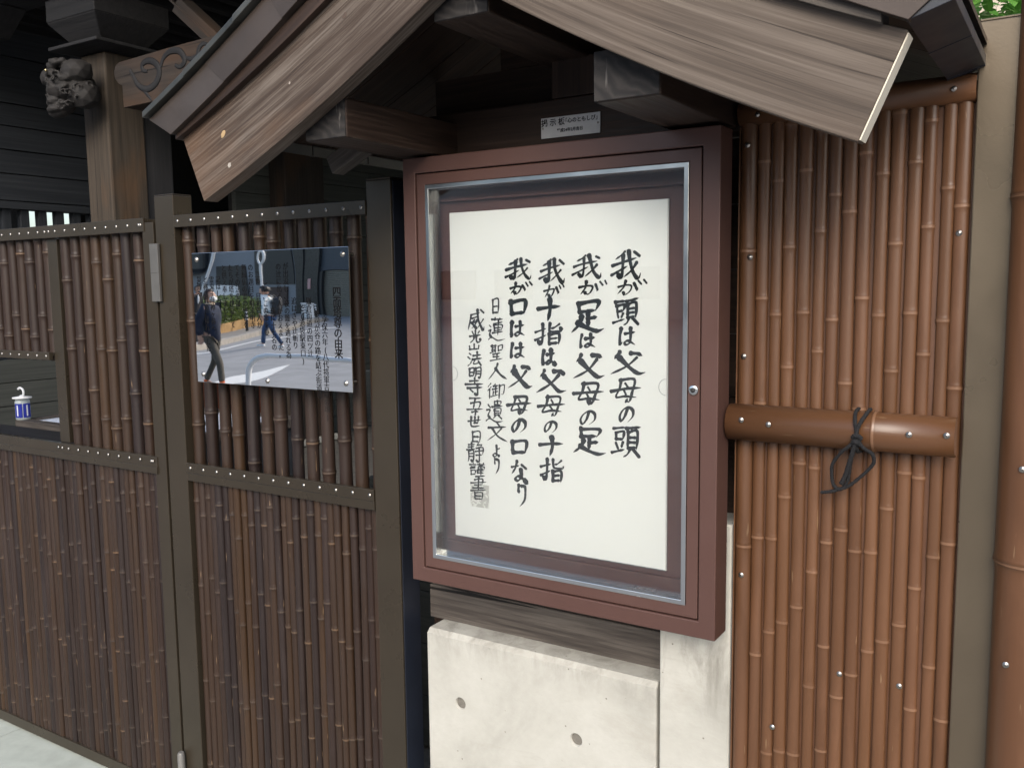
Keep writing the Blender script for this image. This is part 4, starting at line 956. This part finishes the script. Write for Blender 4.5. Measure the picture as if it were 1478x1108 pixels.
for (x, y), wd in zip(((-24.29,-17.80),(-26.16,-20.5),(-28.32,-24.54),(-30.88,-28.2)), where):
    q = thing('bollard', (x,y,.0), 'black bollard with white bands, '+wd, 'bollard', 'bollards along the far kerb')
    inst('bollard_body', bm_, (x,y,.0), q)
    for z in (.56,.69,.44) : inst('reflective_band', band, (x,y,z+.04), q)
lbx = thing('litter_box', (-30.3,-26.9,.12), 'white box with a black character, beside the last bollard in the mirror plate', 'box')
MB().box((-30.62,-27.15,.12),(-29.98,-26.65,.82)).build('box_body', M['white_paint'], lbx, .03)
MB().box((-30.66,-27.19,.821),(-29.94,-26.61,.87)).build('box_lid', M['white_paint'], lbx, .02)
to = text_obj('lettering', '百', .5, -30.3, -26.64, .78, M['etch'], lbx); to.rotation_euler = (math.radians(90),0,math.radians(180))
# guard hoop, poles, barrier
gh = thing('guard_hoop', (-7.5,-4.2,0), 'white tubular guard hoop across the lower part of the mirror plate', 'guard rail')
MB().tube(crom([(-8.55,-4.15,-.1),(-8.55,-4.15,.5),(-8.5,-4.15,.70),(-8.3,-4.15,.79),(-8.0,-4.15,.81),(-7.2,-4.15,.81),(-6.75,-4.15,.80),(-6.55,-4.15,.70),(-6.5,-4.15,.5),(-6.5,-4.15,-.1)],5), .034, 12).build('pipe', M['white_paint'], gh)
gp = thing('white_pole', (-35.2,-25,0), 'slanting white pole at the upper left of the mirror plate', 'pole', None)
MB().tube([(-35.9,-25,0),(-35.4,-25,1.2),(-34.2,-25,3.7),(-33.6,-25,5.0)], .10, 12).build('pole_shaft', M['white_paint'], gp)
wb = thing('white_barrier', (-34.2,-25.1,0), 'white barrier board at the foot of the slanting pole in the mirror plate', 'barrier')
MB().box((-35.3,-25.2,1.08),(-33.2,-25.14,1.66)).box((-35.2,-25.2,.12),(-35.1,-25.14,1.079)).box((-33.4,-25.2,.12),(-33.3,-25.14,1.079)).build('board', M['white_paint'], wb, .01)
rp_ = thing('ring_topped_pole', (-31.03,-25,0), 'straight white pole ending in a ring, behind the walking person in the mirror plate', 'pole')
MB().tube([(-31.03,-25,0),(-31.03,-25,2.75)], .06, 12).build('pole_shaft', M['white_paint'], rp_)
MB().tube([(-31.03+.17*math.sin(a*math.pi/12),-25,3.02+.27*math.cos(a*math.pi/12)) for a in range(24)], .05, 8, closed=True).build('ring', M['white_paint'], rp_)

# ------------------------------------------------------------ people in the street
def skin(name, verts, edges, rad, mats, parent, root=0, sub=2, facemat=None):
    me = bpy.data.meshes.new(name); me.from_pydata([tuple(v) for v in verts], edges, [])
    o = bpy.data.objects.new(name, me); COL.objects.link(o)
    md = o.modifiers.new('s','SKIN'); md.use_smooth_shade = True
    if not me.skin_vertices: 
        bpy.context.view_layer.objects.active = o
    for i, r in enumerate(rad):
        sv = me.skin_vertices[0].data[i]; sv.radius = (r, r) if isinstance(r, (int, float)) else r
        sv.use_root = (i == root)
    s2 = o.modifiers.new('u','SUBSURF'); s2.levels = sub; s2.render_levels = sub
    dg = bpy.context.evaluated_depsgraph_get(); dg.update(); nm = bpy.data.meshes.new_from_object(o.evaluated_get(dg))
    bpy.data.objects.remove(o); nm.name = name
    for mt in mats: nm.materials.append(mt)
    at = nm.attributes.new('g','FLOAT_VECTOR','POINT'); at.data.foreach_set('vector', [c for v in nm.vertices for c in v.co])
    for p in nm.polygons: p.use_smooth = True; p.material_index = facemat(p.center) if facemat else 0
    return nm
def chain(V, E, R, pts, rads, start=None):
    prev = start
    for p, r in zip(pts, rads):
        V.append(Vector(p)); R.append(r); i = len(V)-1
        if prev is not None: E.append((prev, i))
        prev = i
    return prev
def join_meshes(ms, name, mats):
    bm = bmesh.new()
    for me in ms: bm.from_mesh(me)
    me = bpy.data.meshes.new(name); bm.to_mesh(me); bm.free()
    for m_ in mats: me.materials.append(m_)
    for p in me.polygons: p.use_smooth = True
    at = me.attributes.get('g') or me.attributes.new('g','FLOAT_VECTOR','POINT'); at.data.foreach_set('vector', [c for v in me.vertices for c in v.co])
    return me
skm = paint('skin', (.50,.30,.22), .55, 0, .06); hairm = paint('black hair', (.012,.010,.010), .5, 0, .3, .3, 40)
def head_mesh(c, yaw=0, pitch=0):
    b = bmesh.new(); bmesh.ops.create_uvsphere(b, u_segments=28, v_segments=20, radius=1)
    for v in b.verts:
        x, y, z = v.co; s_ = 1-.22*max(0, -z)**1.5
        nx = x*.100*(1 if x < 0 else .95*s_+.05); ny = y*.077*s_; nz = z*.118
        if x > .3:
            nose = math.exp(-((y/.16)**2+((z+.12)/.22)**2))*.020; nose += math.exp(-((y/.10)**2+((z+.28)/.09)**2))*.010
            eye = -sum(math.exp(-(((y-e)/.16)**2+((z-.02)/.10)**2)) for e in (-.36,.36))*.008
            lip = math.exp(-((y/.28)**2+((z+.52)/.07)**2))*.006; chin = math.exp(-((y/.3)**2+((z+.85)/.2)**2))*.012
            brow = math.exp(-((z-.2)/.12)**2)*.004
            nx += nose+eye+lip+chin+brow
        v.co = Vector((nx, ny, nz))
    for sgn in (-1, 1):
        bmesh.ops.create_uvsphere(b, u_segments=10, v_segments=8, radius=1, matrix=Matrix.Translation((-.008, sgn*.078, -.01)) @ Matrix.Diagonal((.018,.010,.030,1)))
    bmesh.ops.transform(b, matrix=Matrix.Translation(c) @ Matrix.Rotation(yaw,4,'Z') @ Matrix.Rotation(pitch,4,'Y'), verts=b.verts)
    me = bpy.data.meshes.new('head'); b.to_mesh(me); b.free(); return me
def blob(c, rad, nz=.006, fr=14, sub=3, M4=None, cutf=None):
    b = bmesh.new(); bmesh.ops.create_icosphere(b, subdivisions=sub, radius=1)
    if cutf: bmesh.ops.delete(b, geom=[v for v in b.verts if cutf(v.co)], context='VERTS')
    for v in b.verts:
        n_ = v.co.normalized(); v.co = Vector((v.co.x*rad[0], v.co.y*rad[1], v.co.z*rad[2])); v.co += n_*noise.noise(v.co*fr*5)*nz*2
    bmesh.ops.transform(b, matrix=Matrix.Translation(c) @ (M4 or Matrix()), verts=b.verts)
    me = bpy.data.meshes.new('blob'); b.to_mesh(me); b.free(); return me
def put(name, me, mats, parent):
    if not me.materials:
        for m_ in mats: me.materials.append(m_)
    if not me.attributes.get('g'):
        at = me.attributes.new('g','FLOAT_VECTOR','POINT'); at.data.foreach_set('vector', [c for v in me.vertices for c in v.co])
    for p in me.polygons: p.use_smooth = True
    o = bpy.data.objects.new(name, me); COL.objects.link(o); o.parent = parent; return o
def person(loc, rz, label, J, top, bottom, shoe, hands=(1,1), head_yaw=0, head_pitch=0, coat=1.0, haircol=None, long_coat=False):
    """J: joint dict in local metres, facing +X, left side +Y"""
    t = thing('person', loc, label, 'person', None, rz)
    pel, chest, neck, head = [Vector(J[k]) for k in ('pelvis','chest','neck','head')]
    ms = []
    V, E, R = [], [], []
    a = chain(V, E, R, [pel, pel.lerp(chest,.45), chest, chest.lerp(neck,.75), neck, neck.lerp(head,.55)], [(.13,.10),(.115,.09),(.15,.10),(.10,.075),.052,.05])
    for s_, sd_ in ((1,'L'),(-1,'R')):
        sh_, el, wr, hp, kn, an, toe = [Vector(J[k+sd_]) for k in ('shoulder','elbow','wrist','hip','knee','ankle','toe')]
        chain(V, E, R, [sh_, sh_.lerp(el,.5), el, el.lerp(wr,.4), wr, wr+(wr-el).normalized()*.05], [.045,.042,.036,.034,.025,(.036,.018)], 3)
        hd0 = len(V)-1
        d = (wr-el).normalized(); fwd = Vector((1,0,0)); side = d.cross(fwd).normalized(); acr = side.cross(d).normalized()
        palm = V[hd0]
        for fi, (off, ln) in enumerate(((-.027,.062),(-.009,.072),(.009,.068),(.026,.054))):
            base = palm+acr*off+d*.02
            chain(V, E, R, [base, base+d*ln*.45+side*s_*-.008, base+d*ln*.75+side*s_*-.024, base+d*ln*.9+side*s_*-.040], [.0095,.0088,.0082,.007], hd0)
        chain(V, E, R, [palm+acr*.036-d*.02, palm+acr*.056+d*.012, palm+acr*.058+d*.036], [.011,.010,.008], hd0)
        chain(V, E, R, [hp, hp.lerp(kn,.5), kn, kn.lerp(an,.35), an, toe], [.085,.072,.054,.05,.036,(.035,.022)], 0)
    body = skin('body', V, E, R, [], None)
    whole = join_meshes([body, head_mesh(head, head_yaw, head_pitch)], 'body', [skm])
    ob = put('body', whole, [skm], t)
    # jacket or shirt
    V, E, R = [], [], []; k = coat
    hem = pel-(chest-pel)*(.30 if long_coat else .02)
    chain(V, E, R, [hem, pel.lerp(chest,.25), pel.lerp(chest,.55), chest, chest.lerp(neck,.6), chest.lerp(neck,.98)], [(.175*k,.135*k),(.165*k,.128*k),(.165*k,.125*k),(.175*k,.125*k),(.125*k,.095*k),.065])
    for s_, sd_ in ((1,'L'),(-1,'R')):
        sh_, el, wr = [Vector(J[q+sd_]) for q in ('shoulder','elbow','wrist')]
        chain(V, E, R, [sh_+Vector((0,-s_*.03,0)), sh_.lerp(el,.45), el, el.lerp(wr,.5), el.lerp(wr,.95)], [.086*k,.070*k,.060*k,.054*k,.047*k], 3)
    put('coat' if long_coat else 'shirt', skin('top', V, E, R, [top], None), [top], t)
    V, E, R = [], [], []
    chain(V, E, R, [pel+Vector((0,0,.06))], [(.15,.115)])
    for s_, sd_ in ((1,'L'),(-1,'R')):
        hp, kn, an = [Vector(J[q+sd_]) for q in ('hip','knee','ankle')]
        chain(V, E, R, [hp, hp.lerp(kn,.5), kn, kn.lerp(an,.5), an+Vector((0,0,.015))], [.105,.090,.074,.066,.062], 0)
    put('trousers', skin('trousers', V, E, R, [bottom], None), [bottom], t)
    for sd_ in 'LR':
        an, toe = Vector(J['ankle'+sd_]), Vector(J['toe'+sd_]); d = (toe-an); d.normalize()
        V, E, R = [], [], []
        flat = Vector((toe.x-an.x, toe.y-an.y, 0)).normalized()
        chain(V, E, R, [an-flat*.05+Vector((0,0,-.045)), an+Vector((0,0,-.03)), an.lerp(toe,.5)+Vector((0,0,-.012)), toe, toe+flat*.035+Vector((0,0,-.006))], [(.042,.038),(.046,.05),(.045,.038),(.045,.028),(.03,.02)])
        put('shoe', skin('shoe', V, E, R, [shoe], None), [shoe], t)
    Mh = Matrix.Rotation(head_yaw,4,'Z') @ Matrix.Rotation(head_pitch,4,'Y')
    hm = blob(head+Mh @ Vector((-.016,0,.026)), (.112,.092,.118), .007, 3.0, 4, Mh, lambda c: (c.x > .42 and c.z < .42) or c.z < -.62)
    put('hair', hm, [haircol or hairm], t)
    # eyes and mouth as small geometry
    for e in (-.030,.030):
        put('eye', blob(head+Mh @ Vector((.086,e,.004)), (.006,.012,.006), 0, 1, 2, Mh), [solid('eye', (.02,.015,.012), .2)], t)
    put('mouth', blob(head+Mh @ Vector((.092,0,-.060)), (.006,.020,.005), 0, 1, 2, Mh), [paint('lips', (.42,.17,.14), .5)], t)
    return t, Mh, head
def pose(stride, lean=.03, h=1.0, armL=.2, armR=-.2, kneeb=.06, hipz=.90, wristL=None, wristR=None):
    J = dict(pelvis=(0,0,hipz), chest=(lean*.7,0,1.27), neck=(lean,0,1.445), head=(lean+.035,0,1.575))
    J['shoulderL'] = (lean,.175,1.385); J['shoulderR'] = (lean,-.175,1.385)
    J['elbowL'] = (lean+armL*.45-.04,.225,1.12); J['elbowR'] = (lean+armR*.45-.04,-.225,1.12)
    J['wristL'] = wristL or (lean+armL+.03,.215,.88); J['wristR'] = wristR or (lean+armR+.03,-.215,.88)
    J['hipL'] = (0,.09,hipz-.04); J['hipR'] = (0,-.09,hipz-.04)
    a = stride/2
    J['ankleL'] = (a,.085,.09); J['toeL'] = (a+.14,.10,.045); J['kneeL'] = (a*.62+.05,.09,.475)
    J['ankleR'] = (-a,-.085,.11); J['toeR'] = (-a+.13,-.10,.045); J['kneeR'] = (-a*.35+.04,-.09,.475)
    return J
denim = paint('blue denim', (.028,.060,.135), .85, 0, .35, 0, 5); white_s = paint('white printed shirt', (.74,.76,.76), .8, 0, .10, 0, 4)
def patt():
    t = NT('white shirt with blue green print'); n_ = t.noise(t.coord((9,9,9)), 1, 3, .6); t.col(t.ramp(n_, [(.56, (.78,.80,.80)), (.62, (.25,.38,.42))])); t.rough(.85); return t.m
J = pose(.62, .05, 1, .10, .12, wristL=(.26,.20,.93), wristR=(.12,-.22,.88))
p1, Mh, hc = person((-18.27,-13.49,.0), math.radians(147.7), 'person walking left in a white printed shirt and blue jeans, wearing a black backpack', J, patt(), denim, M['white_paint'], head_pitch=.22)
bpk = paint('black nylon', (.014,.014,.017), .5, 0, .3)
b = bmesh.new(); bmesh.ops.create_cube(b, size=1); bmesh.ops.subdivide_edges(b, edges=b.edges[:], cuts=5, use_grid_fill=True)
for v in b.verts:
    x, y, z = v.co*2; s_ = 1-.22*abs(z)**3-.12*abs(y)**3
    v.co = Vector((x*.085*s_-.015*z, y*.15*(1-.10*abs(z)**3), z*.235*(1-.10*abs(y)**4))); v.co += v.co.normalized()*noise.noise(v.co*14)*.012
bmesh.ops.transform(b, matrix=Matrix.Translation((-.175,0,1.16)) @ Matrix.Rotation(.10,4,'Y'), verts=b.verts)
me = bpy.data.meshes.new('backpack'); b.to_mesh(me); b.free()
bk = thing('backpack', (-18.27,-13.49,.0), 'black backpack on the back of the person in blue jeans', 'backpack', None, math.radians(147.7))
put('bag', me, [bpk], bk)
for s_ in (-1, 1):
    put('shoulder_strap', MB().tube(crom([(-.10,s_*.10,1.40),(.0,s_*.115,1.475),(.10,s_*.115,1.42),(.155,s_*.12,1.30),(.12,s_*.14,1.12),(-.02,s_*.16,1.0),(-.12,s_*.12,.98)],5), .016, 8).mesh('shoulder_strap', bpk), [bpk], bk)
navy = paint('navy coat', (.010,.016,.036), .85, 0, .3, 0, 5); khaki = paint('khaki grey trousers', (.070,.062,.050), .9, 0, .3, 0, 6); shoeb = paint('black shoe', (.02,.02,.022), .5)
J = pose(.60, .0, 1, -.12, -.16, wristL=(-.10,.17,.93), wristR=(-.14,-.19,.92)); J['toeR'] = (-.15,-.10,.06)
brownh = paint('dark brown hair', (.030,.014,.010), .55, 0, .3, .3, 40)
p2, Mh, hc = person((-12.0,-6.45,.0), math.radians(-8), 'person in a navy coat, khaki trousers and white face mask, reflected at left', J, navy, khaki, shoeb, head_yaw=-.25, head_pitch=-.12, coat=1.12, haircol=brownh, long_coat=True)
p2.scale = (.94,.94,.93)
put('face_mask', blob(hc+Mh @ Vector((.052,0,-.040)), (.058,.070,.056), .001, 2, 3, Mh), [M['white_paint']], p2)
for sgn in (1,-1): put('sock', MB().lathe([(.047,.0),(.050,.035)], 12, (J['ankleL'][0] if sgn > 0 else J['ankleR'][0], .085*sgn, .10)).mesh('sock', solid('orange sock', (.75,.14,.03), .7)), [], p2)
put('collar', MB().tube([(.02+.065*math.cos(a*math.pi/9), .075*math.sin(a*math.pi/9), 1.455) for a in range(18)], .018, 8, closed=True).mesh('collar', paint('beige collar', (.55,.42,.30), .8)), [], p2)
J = pose(.35, .02, 1, .05, -.05)
p3, Mh, hc = person((-21.6,-13.75,.0), math.radians(10), 'person in a black suit and white shirt, far left edge of the mirror plate', J, paint('black suit', (.012,.012,.015), .7), paint('black suit trousers', (.012,.012,.015), .7), shoeb, long_coat=True)
put('shirt_front', blob(Vector((.115,0,1.27)), (.045,.035,.14), 0, 1, 3), [M['white_paint']], p3)
S.frame_set(1)
